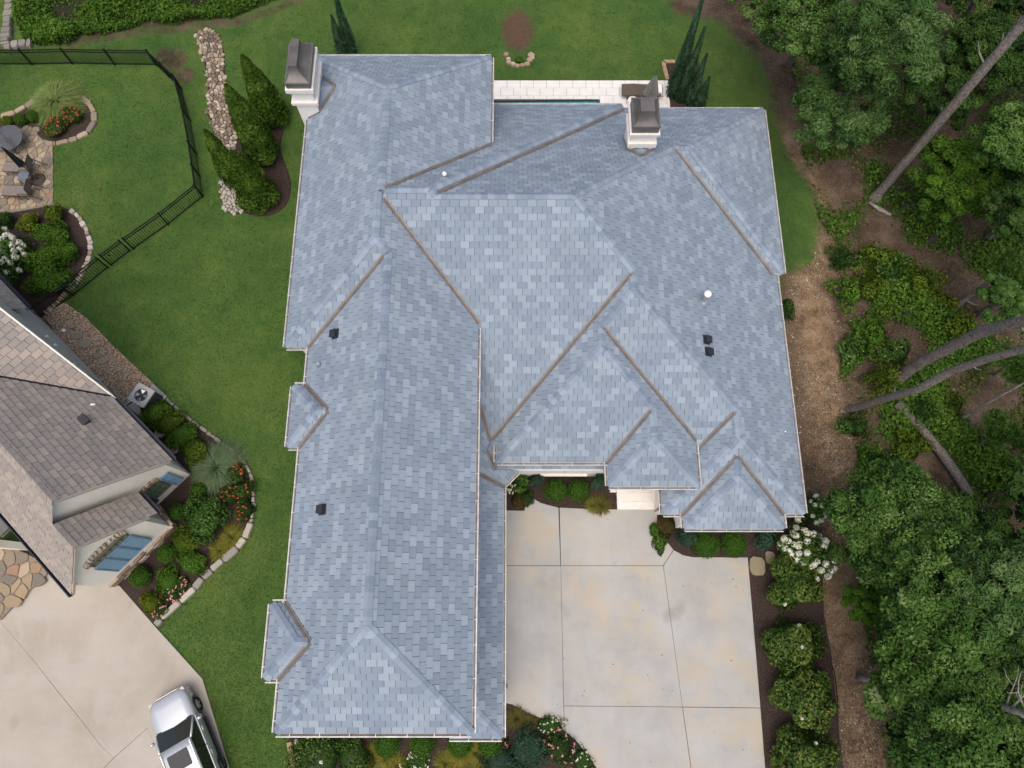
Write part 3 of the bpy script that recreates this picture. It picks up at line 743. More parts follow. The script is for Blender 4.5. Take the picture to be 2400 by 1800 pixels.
fk = t.math('MULTIPLY_ADD', n3, .8, .62); fk2 = t.math('MULTIPLY_ADD', n4, .6, .72); cc = t.n('ShaderNodeCombineColor'); fk = t.math('MULTIPLY', fk, fk2)
for i in range(3): t.l(fk, cc.inputs[i])
gr = t.mix(1.0, gr, cc.outputs[0], 'MULTIPLY')
so1 = t.ramp(t.noise(.9, 5, .65), [(.3, (.038, .027, .018)), (.5, (.085, .060, .042)), (.72, (.155, .115, .085))])
so2 = t.ramp(t.noise(1.3, 7, .75), [(.30, (.07, .055, .034)), (.42, (.18, .122, .072)), (.56, (.28, .195, .118)), (.72, (.38, .30, .22))])
sl_ = t.mix(t.attr('path'), so1, so2)
sl_ = t.mix(t.attr('bare'), sl_, (.105, .062, .042, 1))
sl_ = t.mix(t.attr('weed'), sl_, (.03, .03, .017, 1))
spk = t.ramp(t.noise(24, 4, .85), [(.33, (.35, .35, .35)), (.52, (1, 1, 1)), (.68, (1.9, 1.8, 1.7))])
sl_ = t.mix(1.0, sl_, spk, 'MULTIPLY')
fac = t.math('ADD', t.attr('soil'), t.math('MULTIPLY', t.math('SUBTRACT', t.noise(3.5, 5, .7), .5), 1.1))
fac = t.ramp(fac, [(.36, (0, 0, 0)), (.72, (1, 1, 1))])
LAWN_T = t; t.bump(t.math('MULTIPLY_ADD', n3, 1.0, n4), .7, .03)
tag(link('ground', me, t.out(t.mix(fac, gr, sl_), .95, 0, .15)), kind='structure')
# ---------------------------------------------------------------- sheets: beds, drives, deck
t = NT('mulch'); c_ = t.ramp(t.noise(26, 4, .8), [(.32, (.014, .010, .008)), (.5, (.048, .033, .028)), (.64, (.10, .072, .06)), (.76, (.22, .17, .145))])
t.bump(t.noise(30, 3, .8), 1.0, .03); MT['mulch'] = t.out(c_, .95, 0, .15)
t = NT('pea_gravel'); vo = t.n('ShaderNodeTexVoronoi'); vo.inputs['Scale'].default_value = 26; t.l(t.pos(), vo.inputs['Vector'])
sp = t.n('ShaderNodeSeparateColor'); t.l(vo.outputs['Color'], sp.inputs[0])
c_ = t.ramp(sp.outputs[0], [(0, (.11, .072, .042)), (.4, (.24, .165, .105)), (.75, (.36, .26, .175)), (1, (.52, .43, .33))]); t.bump(vo.outputs['Distance'], .8, .02); MT['pea_gravel'] = t.out(c_, .9)
def concrete(name, stops, stain, pink, sc=.55, seed=0):
    t = NT(name); mp = t.mapped((1, 1, 1), 0, (seed, seed*2, 0)); m2 = t.mapped((.35, 1.6, 1), 0, (seed*3, 1, 0)); m3 = t.mapped((1.6, .35, 1), 0, (seed, 7, 0))
    c = t.ramp(t.noise(sc, 6, .62, mp), stops)
    f1 = t.ramp(t.noise(.9, 8, .72, mp, .15), [(.47, (0, 0, 0)), (.56, (1, 1, 1))]); f2 = t.ramp(t.noise(.3, 3, .5, mp), [(.38, (0, 0, 0)), (.55, (1, 1, 1))])
    c = t.mix(t.math('MULTIPLY', t.math('MULTIPLY', f1, f2), .55), c, stain)
    c = t.mix(t.math('MULTIPLY', t.ramp(t.noise(.8, 7, .75, m2), [(.5, (0, 0, 0)), (.7, (1, 1, 1))]), .4), c, pink)
    c = t.mix(t.math('MULTIPLY', t.ramp(t.noise(1.1, 7, .75, m3), [(.52, (0, 0, 0)), (.72, (1, 1, 1))]), .35), c, stops[-1][1])
    c = t.mix(t.math('MULTIPLY', t.ramp(t.noise(2.6, 6, .8, mp), [(.66, (0, 0, 0)), (.74, (1, 1, 1))]), .35), c, (.19, .165, .145, 1))
    c = t.mix(t.math('MULTIPLY', t.ramp(t.noise(.55, 2, .4, t.mapped((1, 1, 1), 0, (seed*5+2, 3, 0))), [(.70, (0, 0, 0)), (.80, (1, 1, 1))]), .45), c, (.16, .145, .13, 1))
    c = t.mix(t.math('MULTIPLY', t.ramp(t.noise(7, 3, .9, mp), [(.70, (0, 0, 0)), (.73, (1, 1, 1))]), .5), c, (.6, .59, .57, 1))
    k = t.math('MULTIPLY_ADD', t.noise(60, 3, .7), .16, .92); cc = t.n('ShaderNodeCombineColor')
    for i in range(3): t.l(k, cc.inputs[i])
    t.bump(t.noise(70, 3), .15, .01); MT[name] = t.out(t.mix(1.0, c, cc.outputs[0], 'MULTIPLY'), .85, 0, .3)
concrete('concrete_grey', [(.3, (.315, .313, .302)), (.5, (.368, .364, .350)), (.7, (.42, .415, .40))], (.45, .375, .265, 1), (.42, .385, .33, 1), seed=3)
concrete('concrete_beige', [(.3, (.335, .298, .243)), (.5, (.39, .348, .29)), (.7, (.435, .392, .335))], (.42, .39, .36, 1), (.36, .31, .255, 1), .4, 11)
simple('joint', (.085, .07, .06), .95); simple('mortar', (.23, .195, .15), .95)
simple('grass_edge', (.05, .04, .03), .95)
SHEETS = []
def sheet(name, pts, z0, z1, mat, parent=None, kind='structure', label=None, inset=0.0):
    SHEETS.append([(p[0], p[1]) for p in pts])
    mb = MB(); mb.prism([tuple(p) for p in pts], z0, z1, inset=inset); o = mb.build(name, MT[mat], parent, fix=True)
    if parent is None: tag(o, kind=kind)
    return o
def smooth_poly(pts, n=3):
    out = []
    m = len(pts)
    for i in range(m):
        p0, p1, p2, p3 = pts[i-1], pts[i], pts[(i+1) % m], pts[(i+2) % m]
        for k in range(n):
            s_ = k/n; a = [.5*((2*p1[d])+(-p0[d]+p2[d])*s_+(2*p0[d]-5*p1[d]+4*p2[d]-p3[d])*s_**2+(-p0[d]+3*p1[d]-3*p2[d]+p3[d])*s_**3) for d in (0, 1)]
            out.append((a[0], a[1]))
    return out
BED_ARBOR = [(669, 262), (669.6, 285), (662.6, 316), (658, 344.5), (669.6, 384), (681, 419.6), (682, 448), (672, 480.5), (644, 503), (613, 508), (570.5, 498), (569, 466), (556, 446), (530, 400), (515, 340), (520, 280), (560, 235), (640, 235)]
sheet('mulch_bed', smooth_poly(GP(BED_ARBOR)), -.02, .05, 'mulch', inset=.06)
sheet('mulch_bed', GP([(678, 1725), (684, 1766), (690, 1800), (700, 1860), (1420, 1860), (1399, 1800), (1373, 1765), (1352, 1738), (1323, 1713), (1290, 1692), (1235, 1670), (1200, 1651), (1182, 1642), (1100, 1640), (700, 1640)]), -.02, .045, 'mulch')
sheet('mulch_bed', GP([(1753, 1308), (1794, 1800), (1800, 1880), (1985, 1880), (1966, 1720), (1948, 1540), (1930, 1440), (1927, 1350), (1908, 1290), (1896, 1215), (1860, 1180), (1560, 1180), (1534, 1206), (1533, 1262), (1542, 1267), (1562, 1270), (1579, 1289), (1600, 1302), (1623, 1306.5)]), -.02, .045, 'mulch')
sheet('mulch_bed', GP([(1182, 1196), (1200, 1196), (1228, 1197), (1233, 1173), (1246, 1167), (1268, 1180), (1309, 1191), (1374, 1194), (1447, 1195), (1447, 1080), (1182, 1080)]), -.02, .045, 'mulch')
sheet('mulch_bed', GP([(1553, 150), (1640, 149), (1645, 260), (1572, 260)]), -.02, .05, 'mulch')
drive = sheet('driveway', GP([(1163, 1198), (1231, 1199), (1234, 1174), (1246, 1168), (1268, 1181), (1309, 1192), (1374, 1195), (1446, 1196), (1446, 1150), (1540, 1150), (1540, 1268), (1562, 1271), (1578, 1291), (1600, 1303), (1623, 1307.5), (1751, 1308.5), (1792, 1800), (1798, 1872), (1412, 1872), (1397, 1802), (1372, 1767), (1351, 1740), (1322, 1715), (1289, 1694), (1234, 1672), (1200, 1653), (1163, 1645)]), -.03, .012, 'joint')
DRIVE_POLY = SHEETS[-1]
def slab(parent, pts, mat, z=.05, gap=.008, name='slab'):
    P = GP(pts); cx = sum(p.x for p in P)/len(P); cy = sum(p.y for p in P)/len(P)
    q = [(p.x+(cx-p.x)/max(.1, math.hypot(p.x-cx, p.y-cy))*gap*1.4, p.y+(cy-p.y)/max(.1, math.hypot(p.x-cx, p.y-cy))*gap*1.4) for p in P]
    mb = MB(); mb.prism(q, 0, z); return mb.build(name, MT[mat], parent, fix=True)
for pts in ([(1163, 1196), (1229, 1197), (1233, 1172), (1246, 1166), (1268, 1179), (1309, 1190), (1313.6, 1326), (1163, 1326)],
 [(1311, 1190), (1374, 1193), (1446, 1194), (1446, 1150), (1538, 1150), (1541, 1266), (1562, 1269), (1578, 1289), (1554, 1326), (1314, 1326)],
 [(1578, 1289), (1600, 1301), (1623, 1305.5), (1752, 1306.5), (1781.5, 1659), (1599, 1656.7), (1554, 1326)], [(1314, 1326), (1554, 1326), (1599, 1656.7), (1321, 1654)],
 [(1163, 1326), (1314, 1326), (1321, 1654), (1323, 1712), (1290, 1692), (1235, 1670), (1200, 1651), (1163, 1643)],
 [(1321, 1654), (1599, 1656.7), (1619, 1800), (1629, 1870), (1415, 1870), (1398, 1800), (1373, 1765), (1352, 1738), (1323, 1712)], [(1599, 1656.7), (1781.5, 1659), (1793, 1800), (1799, 1870), (1629, 1870)]):
    slab(drive, pts, 'concrete_grey')
nd = sheet('neighbour_driveway', GP([(60, 1300), (284, 1372), (367, 1470), (476, 1591), (540, 1803), (560, 1880), (-120, 1880), (-120, 1300)]), -.03, .012, 'joint')
for pts in ([(282, 1373), (367, 1470), (476, 1591), (540, 1803), (555, 1865), (440, 1865), (376, 1800), (240, 1672), (105, 1568), (78, 1545), (8, 1463), (-40, 1400), (60, 1330), (200, 1350)],
            [(8, 1463), (78, 1545), (105, 1568), (240, 1672), (265, 1775), (245, 1800), (180, 1870), (-110, 1870), (-110, 1350), (-40, 1400)],
            [(265, 1775), (347, 1706), (376, 1800), (440, 1865), (180, 1870), (245, 1800)]):
    pass
NJ = [(-60, 1385), (8, 1463), (78, 1545), (135, 1617), (190, 1685), (240, 1750), (268, 1776)]
slab(nd, [(282, 1373), (367, 1470), (476, 1591), (540, 1803), (558, 1868), (420, 1868), (347, 1706), (268, 1776), (240, 1750), (190, 1685), (135, 1617), (78, 1545), (8, 1463), (-60, 1385), (60, 1325), (200, 1345)], 'concrete_beige', gap=.006)
slab(nd, [(-60, 1385), (8, 1463), (78, 1545), (135, 1617), (190, 1685), (240, 1750), (268, 1776), (245, 1800), (180, 1868), (-110, 1868), (-110, 1340)], 'concrete_beige', gap=.006)
slab(nd, [(268, 1776), (347, 1706), (420, 1868), (180, 1868), (245, 1800)], 'concrete_beige', gap=.006)
# pool and its travertine deck
deck = sheet("pool_deck", GP([(1040, 194), (1565, 189), (1572, 262), (1402, 262), (1402, 234), (1040, 239)]), -.03, .02, "joint")
a, b = G(1040, 191), G(1567, 189); yA = G(1300, 190.5).y; yP = G(1300, 234).y; xr = G(1566, 200).x; xp = G(1402, 234).x
for r in range(5):
    y1 = yA-r*.42; y0 = y1-.412; x = a.x-.1-(r % 2)*.3
    while x < xr:
        x1 = min(x+.6, xr); xx = x
        if not (y1 <= yP+.05 and x < xp-.02):
            if y0 < yP and x < xp: y0_ = max(y0, yP)
            else: y0_ = y0
            if x1-xx > .05:
                mb = MB(); mb.box(((xx+x1)/2, (y1+y0_)/2, .025), (x1-xx-.006, y1-y0_-.002, .06), t=random.random()); mb.build('paver', MT['coping'], deck)
        x += .606
t = NT('pool_water'); t.bump(t.noise(3, 2), .15, .05); MT['pool_water'] = t.out((.04, .26, .34, 1), .08, 0, .4)
simple('pool_tile', (.03, .13, .19), .3)
mb = MB(); y_s = yP-1.4
mb.face([(a.x-.3, y_s, -.12), (xp, y_s, -.12), (xp, yP, -.12), (a.x-.3, yP, -.12)]); tag(mb.build('pool_water', MT['pool_water']), kind='structure')
mb = MB(); mb.face([(a.x-.3, yP, -.3), (xp, yP, -.3), (xp, yP, .03), (a.x-.3, yP, .03)]); mb.face([(xp, yP, -.3), (xp, y_s, -.3), (xp, y_s, .03), (xp, yP, .03)]); tag(mb.build('pool_wall', MT['pool_tile']), kind='structure')
# ---------------------------------------------------------------- neighbour's house (rotated; u runs south-east along its ridge, v north-east)
NU, NV = Vector((.735, -.678, 0)), Vector((.678, .735, 0))
def uv(u, v, z=0.0): return Vector((NU.x*u+NV.x*v, NU.y*u+NV.y*v, z))
def pu(sgn, u0, z0, p): return (sgn*p*NU.x, sgn*p*NU.y, z0-sgn*p*u0)
def pv(sgn, v0, z0, p): return (sgn*p*NV.x, sgn*p*NV.y, z0-sgn*p*v0)
NP_ = {'SW': pv(1, -9.82, 2.5, 1.3), 'NE': pv(-1, -4.65, 2.5, 1.3), 'NE2': pv(-1, -6.36, 2.72, 1.3), 'SE': pu(-1, -15.4, 2.5, 1.15)}
U = lambda lo=None, hi=None: ([(-NU.x, -NU.y, -lo)] if lo is not None else [])+([(NU.x, NU.y, hi)] if hi is not None else [])
V = lambda lo=None, hi=None: ([(-NV.x, -NV.y, -lo)] if lo is not None else [])+([(NV.x, NV.y, hi)] if hi is not None else [])
NB = [(['SW', 'NE'], U(-27, -11.95), 2.5), (['SW', 'NE2'], U(-14, -10.88), 2.5), (['SE'], U(lo=-20.5)+V(-12, -4.66), 2.5)]
NR = Roof(NP_, NB)
nb = empty('neighbour_house', uv(-14, -7), label='cream stucco house with brown-grey tiled roof and blue shutters', cat='house')
nbo = uv(-14, -7)
def npart(o): o.parent = nb; o.location = Vector(o.location)-nbo; return o
nroof = shingle_roof(NR, None, MT['brown_deck'], MT['brown_tile'], .36, .235, 21, keep=300, offs=(0, .5, .28, .72), name='roof_tile', butt=.024)
NED = NR.edges(-11, 6); nev = dedupe(NR.eaves(-11, 6))
ridge_caps(NR, [e for e in NED if e[4]], nroof, MT['brown_tile'], 9, keep=80, Lc=.26, wd=.15, name='ridge_tile')
npart(nroof)
nbf = set(bpy.data.objects)
valleys(NR, NED, None, MT['dark_gutter'], wd=.05, lift=.04)
for e in nev:
    if e[0] in ('NE', 'NE2', 'SW'): gutters([e], None, wd=.15, dp=.12, straps=False, mats=('dark_gutter', 'dark_gutter', 'strap_white'))
for o in set(bpy.data.objects)-nbf:
    if o.parent is None: npart(o)
# cut the parts of the roof edge: rake boards along the gables
def bar(a, b, w_, h_, name, mat, parent=None):
    a, b = Vector(a), Vector(b); d = (b-a).normalized(); s_ = d.cross(Vector((0, 0, 1))).normalized()*w_/2; up = Vector((0, 0, h_)); mb = MB()
    A = [a-s_, a+s_, a+s_+up, a-s_+up]; B = [b-s_, b+s_, b+s_+up, b-s_+up]
    for i in range(4): j = (i+1) % 4; mb.face([A[i], A[j], B[j], B[i]])
    mb.face(A); mb.face(B[::-1]); return mb.build(name, MT[mat], parent, fix=True)
def zr(n, u, v): p = uv(u, v); return NR.z(n, p.x, p.y)
vr1 = (-9.82-4.65)/2; vr2 = (-9.82*1+(-6.36)+(2.72-2.5)/1.3)/2
for u0, vs in ((-11.93, [(-4.72, 'NE'), (vr1, 'NE')]), (-10.86, [(-6.4, 'NE2'), (vr2, 'NE2')]), (-10.86, [(vr2, 'SW'), (-9.8, 'SW')])):
    (va, na), (vb, nb_) = vs
    npart(bar(uv(u0, va, zr(na, u0, va)-.16), uv(u0, vb, zr(nb_, u0, vb)-.16), .035, .13, 'rake_board', 'rake_tan'))
npart(bar(uv(-15.3, -4.62, zr('SE', -15.3, -4.62)-.2), uv(-20.4, -4.62, zr('SE', -20.4, -4.62)-.2), .06, .2, 'rake_board', 'stucco_cream'))
# walls
def gable(u0, thick, vs, name, mat):
    """wall slab across v: vs = [(v, ztop)...] profile, from the ground"""
    mb = MB(); n = len(vs)
    F = [uv(u0, v, 0) for v, z in vs]+[uv(u0, v, z) for v, z in vs][::-1]; Bk = [p-NU*thick for p in F]
    mb.face(F); mb.face(Bk[::-1])
    for i in range(len(F)): j = (i+1) % len(F); mb.face([F[i], F[j], Bk[j], Bk[i]])
    return npart(mb.build(name, MT[mat], None, fix=True))
zN = lambda v: 2.5+1.3*(-4.65-v)-.1; zS = lambda v: 2.5+1.3*(v+9.82)-.1; zN2 = lambda v: 2.72+1.3*(-6.36-v)-.1
gable(-12.2, .3, [(-9.5, zS(-9.5)), (vr1, zS(vr1)), (-5.0, zN(-5.0))], 'wall', 'stucco_cream')
gable(-11.05, .3, [(-9.5, zS(-9.5)), (vr2, zS(vr2)), (-6.68, zN2(-6.68))], 'wall', 'stucco_cream')
def side_wall(v0, us, name, mat, thick=.3):
    mb = MB(); F = [uv(u, v0, 0) for u, z in us]+[uv(u, v0, z) for u, z in us][::-1]; Bk = [p-NV*thick for p in F]
    mb.face(F); mb.face(Bk[::-1])
    for i in range(len(F)): j = (i+1) % len(F); mb.face([F[i], F[j], Bk[j], Bk[i]])
    return npart(mb.build(name, MT[mat], None, fix=True))
side_wall(-5.003, [(-24, 2.4), (-20.5, 8.0), (-15.5, 2.45), (-12.203, 2.4)], 'wall', 'stucco_shaded')
side_wall(-6.683, [(-12.5, 2.6), (-11.053, 2.6)], 'wall', 'stucco_shaded')
side_wall(-9.3, [(-24, 2.4), (-11.06, 2.4)], 'wall', 'stucco_cream')
npart(bar(uv(-12.15, -4.98, 0), uv(-12.15, -4.98, 0)+Vector((0, 0, .001))+NV*-.0+NU*.0, .01, .01, 'corner_bead', 'stucco_cream'))
# ledge-stone skirt on the front gable: courses of thin stones
stone_parent = npart(gable(-11.045, .06, [(-9.45, .5), (-6.66, .5)], 'stone_skirt', 'grey_stone')) if False else None
sk_ = MB(); 
for i, (a, b) in enumerate(((uv(-11.03, -9.5), uv(-11.03, -6.66)),)):
    sk_.prism([tuple(a)[:2], tuple(b)[:2], tuple(b-NU*.1)[:2], tuple(a-NU*.1)[:2]], 0, .52)
sko = npart(sk_.build('stone_skirt', MT['grey_stone'], None, fix=True))
rs = random.Random(4)
for (o0, dv, ln, out) in ((uv(-11.03, -9.55), NV, 2.95, NU), (uv(-11.03, -6.63), -NU, 1.1, NV)):
    for r in range(6):
        s_ = 0
        while s_ < ln:
            l = min(rs.uniform(.14, .42), ln-s_)
            dpt = rs.uniform(.04, .10); mb = MB(); c = o0+dv*(s_+l/2)+out*(dpt/2-.01)+Vector((0, 0, .05+r*.09))
            mb.box(c, (l-.01, dpt+.02, .082), math.atan2(dv.y, dv.x), t=rs.random()); o = mb.build('ledge_stone', MT['ledge_stone'], None); o.parent = sko; s_ += l
# windows and shutters
def wall_box(c, du, dv, dz, rot=None, tt_=.5):
    mb = MB(); mb.box(c, (dv, du, dz), math.atan2(NV.y, NV.x), t=tt_); return mb
def louvre(parent_name, u0, v0, v1, z0, z1, mat, nsl=7, frame_=.05, nrail=1):
    c = uv(u0, (v0+v1)/2, (z0+z1)/2); fr = MB()
    for vv, w_ in ((v0, frame_), (v1, frame_)): fr.box(uv(u0, vv, (z0+z1)/2), (frame_, .06, z1-z0), math.atan2(NV.y, NV.x))
    for k in range(nrail+2): fr.box(uv(u0, (v0+v1)/2, z0+(z1-z0)*k/(nrail+1)), (abs(v1-v0), .058, frame_), math.atan2(NV.y, NV.x))
    o = npart(fr.build(parent_name, MT[mat], None))
    n = nsl
    for k in range(n):
        z = z0+(z1-z0)*(k+.5)/n; sl_ = MB(); a = uv(u0, v0, z); b = uv(u0, v1, z); h = (z1-z0)/n*.5
        sl_.face([a+NU*.02-Vector((0, 0, h)), b+NU*.02-Vector((0, 0, h)), b-NU*.015+Vector((0, 0, h)), a-NU*.015+Vector((0, 0, h))]); s2 = sl_.build('slat', MT[mat], None); s2.parent = o
    return o
def nwindow(u0, v0, v1, z0, z1, nc, nr, arch=0.0):
    fr = MB(); ang = math.atan2(NV.y, NV.x)
    for vv in (v0, v1): fr.box(uv(u0, vv, (z0+z1)/2), (.06, .08, z1-z0+.06), ang)
    for zz in (z0, z1): fr.box(uv(u0, (v0+v1)/2, zz), (v1-v0, .078, .06), ang)
    for k in range(1, nc): fr.box(uv(u0, v0+(v1-v0)*k/nc, (z0+z1)/2), (.03, .07, z1-z0), ang)
    for k in range(1, nr): fr.box(uv(u0, (v0+v1)/2, z0+(z1-z0)*k/nr), (v1-v0, .068, .03), ang)
    o = npart(fr.build('window', MT['brown_frame'], None))
    for i in range(nc):
        for j in range(nr):
            g = MB(); g.box(uv(u0-.01, v0+(v1-v0)*(i+.5)/nc, z0+(z1-z0)*(j+.5)/nr), ((v1-v0)/nc-.03, .03, (z1-z0)/nr-.03), ang); g.build('pane', MT['green_glass'], None).parent = o
    # stone arch blocks over the head
    n = 13
    for k in range(n):
        a = math.pi*(k+.5)/n; vv = (v0+v1)/2+math.cos(a)*(v1-v0)*.55; zz = z1+.05+math.sin(a)*arch
        b = MB(); b.box(uv(u0+.01, vv, zz), (.07, .1, .17), ang, t=rs.random()); b2 = b.build('arch_stone', MT['ledge_stone'], None); b2.parent = o
    return o
uw = -12.16
nwindow(uw, -6.28, -5.66, .66, 1.72, 3, 3, .16)
louvre('shutter', uw, -5.56, -5.24, .3, 1.58, 'blue_shutter', 13)
louvre('shutter', uw, -6.72, -6.38, .4, 1.6, 'dark_shutter', 13)
uw2 = -10.99
for k in range(3): louvre('shutter', uw2, -8.82+k*.51, -8.82+k*.51+.48, .95, 2.42, 'blue_shutter', 14, nrail=0)
nwindow(uw2, -8.7, -7.3, 2.62, 2.92, 6, 1, .3)
# windows with blue shutters on the north-east wall
for u_ in (-16.9, -16.0):
    fr = MB(); fr.box(uv(u_, -4.96, 1.35), (.55, .08, .9), math.atan2(NU.y, NU.x)); o = npart(fr.build('window', MT['window_frame'], None))
    g = MB(); g.box(uv(u_, -4.925, 1.35), (.46, .03, .8), math.atan2(NU.y, NU.x)); g.build('pane', MT['window_glass'], None).parent = o
    for s_ in (-1, 1):
        f2 = MB(); f2.box(uv(u_+s_*.4, -4.94, 1.35), (.22, .06, .92), math.atan2(NU.y, NU.x)); f2.build('shutter', MT['blue_shutter'], None).parent = o
for u_ in (-19.4, -18.9, -17.75, -14.6):
    mb = MB(); mb.lathe(uv(u_, -4.93, 1.9)+Vector((0, 0, 0)), [(.03, 0), (.05, .02), (.05, .12), (.02, .14)], 8); npart(mb.build('wall_lamp', MT['white_pvc'], None))
p = roof_hit(197, 987, NR); mb = MB(); ang = math.atan2(NU.y, NU.x); mb.box(p+Vector((0, 0, .1)), (.36, .34, .1), ang); mb.box(p+Vector((0, 0, .03)), (.3, .3, .16), ang); npart(mb.build('roof_vent', MT['vent_black'], None))
p = roof_hit(222, 952, NR); mb = MB(); mb.tube([p, p+Vector((0, 0, .22))], .035, 8); mb.tube([p+Vector((0, 0, .22)), p+Vector((.16, 0, .26))], .03, 8); npart(mb.build('vent_pipe', MT['white_pvc'], None))
# entry wing at the edge of the frame: dark canopy and flagstone landing
cp = G(-14, 1208, 2.3); cn = MB(); cn.box(cp, (1.5, .62, .08), ang+R(4)); cn.box(cp-Vector((0, 0, .09)), (1.56, .68, .08), ang+R(4)); npart(cn.build('entry_canopy', MT['chimney_metal'], None))
wp = G(2, 1292, 1.2); cn = MB(); cn.box((wp.x-.3, wp.y+.25, 1.1), (1.6, .25, 2.2), ang+R(40)); npart(cn.build('entry_wall', MT['stucco_cream'], None))
def voronoi(poly, n, seed, gap=.02, aniso=(1, 1), jitter=.9):
    """stone outlines filling a polygon: Voronoi cells shrunk by a joint"""
    r_ = random.Random(seed); xs = [p[0] for p in poly]; ys = [p[1] for p in poly]; x0, x1, y0, y1 = min(xs), max(xs), min(ys), max(ys)
    ax, ay = aniso; A = area([(p[0], p[1]) for p in poly]); stp = math.sqrt(A/n); sx, sy = stp*ax, stp*ay; S = []
    j = 0; y = y0-sy
    while y < y1+sy:
        x = x0-sx+(j % 2)*sx*.5
        while x < x1+sx: S.append((x+r_.uniform(-.5, .5)*sx*jitter, y+r_.uniform(-.5, .5)*sy*jitter)); x += sx
        y += sy; j += 1
    sa = np.array(S); ins = inpoly(sa[:, 0], sa[:, 1], poly); out = []
    for i in np.nonzero(ins)[0]:
        a = sa[i]; c = [(a[0]-2.2*sx, a[1]-2.2*sy), (a[0]+2.2*sx, a[1]-2.2*sy), (a[0]+2.2*sx, a[1]+2.2*sy), (a[0]-2.2*sx, a[1]+2.2*sy)]
        d = np.hypot(sa[:, 0]-a[0], sa[:, 1]-a[1]); near = np.argsort(d)[1:18]
        for k in near:
            b = sa[k]; nx, ny = b-a; L = math.hypot(nx, ny)
            c = clip(c, (nx/L, ny/L, (nx*(a[0]+b[0])/2+ny*(a[1]+b[1])/2)/L-gap/2))
            if not c: break
        if c and area(c) > .25*gap*gap: out.append(c)
    return out
def stone(c, z0, h, mat, parent, name='stone', tone=None, dome=.25):
    mb = MB(); m = len(c); cx = sum(p[0] for p in c)/m; cy = sum(p[1] for p in c)/m
    q = []
    for i in range(m):
        a, b = c[i], c[(i+1) % m]; q.append((a[0]*.8+b[0]*.2, a[1]*.8+b[1]*.2)); q.append((a[0]*.2+b[0]*.8, a[1]*.2+b[1]*.8))
    tn = random.random() if tone is None else tone; n = len(q)
    r0 = [(x, y, z0) for x, y in q]; r1 = [(x, y, z0+h*.75) for x, y in q]; r2_ = [(cx+(x-cx)*(1-dome), cy+(y-cy)*(1-dome), z0+h) for x, y in q]
    for A, B in ((r0, r1), (r1, r2_)):
        for i in range(n): j = (i+1) % n; mb.face([A[i], A[j], B[j], B[i]], tn)
    mb.face(r2_, tn); return mb.build(name, MT[mat], parent, fix=True)
LAND = GP([(-90, 1290), (40, 1285), (95, 1312), (117, 1345), (45, 1412), (8, 1452), (-90, 1480)])
land = sheet('flagstone_landing', LAND, -.02, .16, 'mortar')
for c in voronoi(LAND, 34, 3, .03): stone(c, .1, .1, 'flagstone', land, 'flagstone', dome=.04)
# ---------------------------------------------------------------- plant makers
def leaf_mesh(name, C, N, S, tone, asp=.5, fold=.12, seed=0):
    r_ = np.random.default_rng(seed); n = len(C); C = np.asarray(C, float); N = np.asarray(N, float); N = N/np.linalg.norm(N, axis=1, keepdims=True)
    A = r_.normal(size=(n, 3)); Tn = A-N*np.sum(A*N, 1, keepdims=True); Tn /= np.linalg.norm(Tn, axis=1, keepdims=True)+1e-9; B = np.cross(N, Tn)
    S = np.broadcast_to(np.asarray(S, float), (n,))[:, None]
    v = np.stack([C-Tn*S*.5, C+B*S*asp*.5+N*S*fold, C+Tn*S*.5-N*S*fold*.6, C-B*S*asp*.5+N*S*fold], 1).reshape(-1, 3)
    return quads(name, v, np.asarray(tone, np.float32))
def quads(name, v, tone):
    n = len(v)//4; me = bpy.data.meshes.new(name); me.vertices.add(4*n); me.vertices.foreach_set('co', v.astype(np.float32).ravel())
    me.loops.add(4*n); me.loops.foreach_set('vertex_index', np.arange(4*n, dtype=np.int32)); me.polygons.add(n)
    me.polygons.foreach_set('loop_start', np.arange(0, 4*n, 4, dtype=np.int32))
    try: me.polygons.foreach_set('loop_total', np.full(n, 4, np.int32))
    except Exception: pass
    a = me.attributes.new('tone', 'FLOAT', 'FACE'); a.data.foreach_set('value', np.clip(tone, 0, 1).astype(np.float32)); me.update(calc_edges=True); me.validate(); return me
def sph(n, r_):
    d = r_.normal(size=(n, 3)); return d/np.linalg.norm(d, axis=1, keepdims=True)
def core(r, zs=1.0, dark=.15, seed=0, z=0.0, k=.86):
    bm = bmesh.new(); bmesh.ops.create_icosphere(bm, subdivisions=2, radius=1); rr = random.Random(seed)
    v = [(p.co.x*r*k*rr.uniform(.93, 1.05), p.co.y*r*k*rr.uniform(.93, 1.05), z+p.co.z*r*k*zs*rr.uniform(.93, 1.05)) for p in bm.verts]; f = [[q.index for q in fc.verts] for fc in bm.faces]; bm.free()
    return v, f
PLANTS = []
def plant(name, label, cat, loc, fol, mat, group=None, stem=None, rz=0.0, corev=None, stemmat='stem', folname='foliage'):
    e = empty(name, loc, rz, label, cat, group)
    fo = link(folname, fol, MT[mat] if len(fol.materials) == 0 else None, e)
    if corev:
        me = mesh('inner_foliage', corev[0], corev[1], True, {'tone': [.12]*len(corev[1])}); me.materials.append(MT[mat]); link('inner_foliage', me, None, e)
    sb = MB()
    if stem: sb.tube(stem[0], stem[1], 6)
    else: sb.tube([(0, 0, -.02), (.01, 0, .12)], .02, 5)
    sb.build('stem', MT[stemmat], e); return e
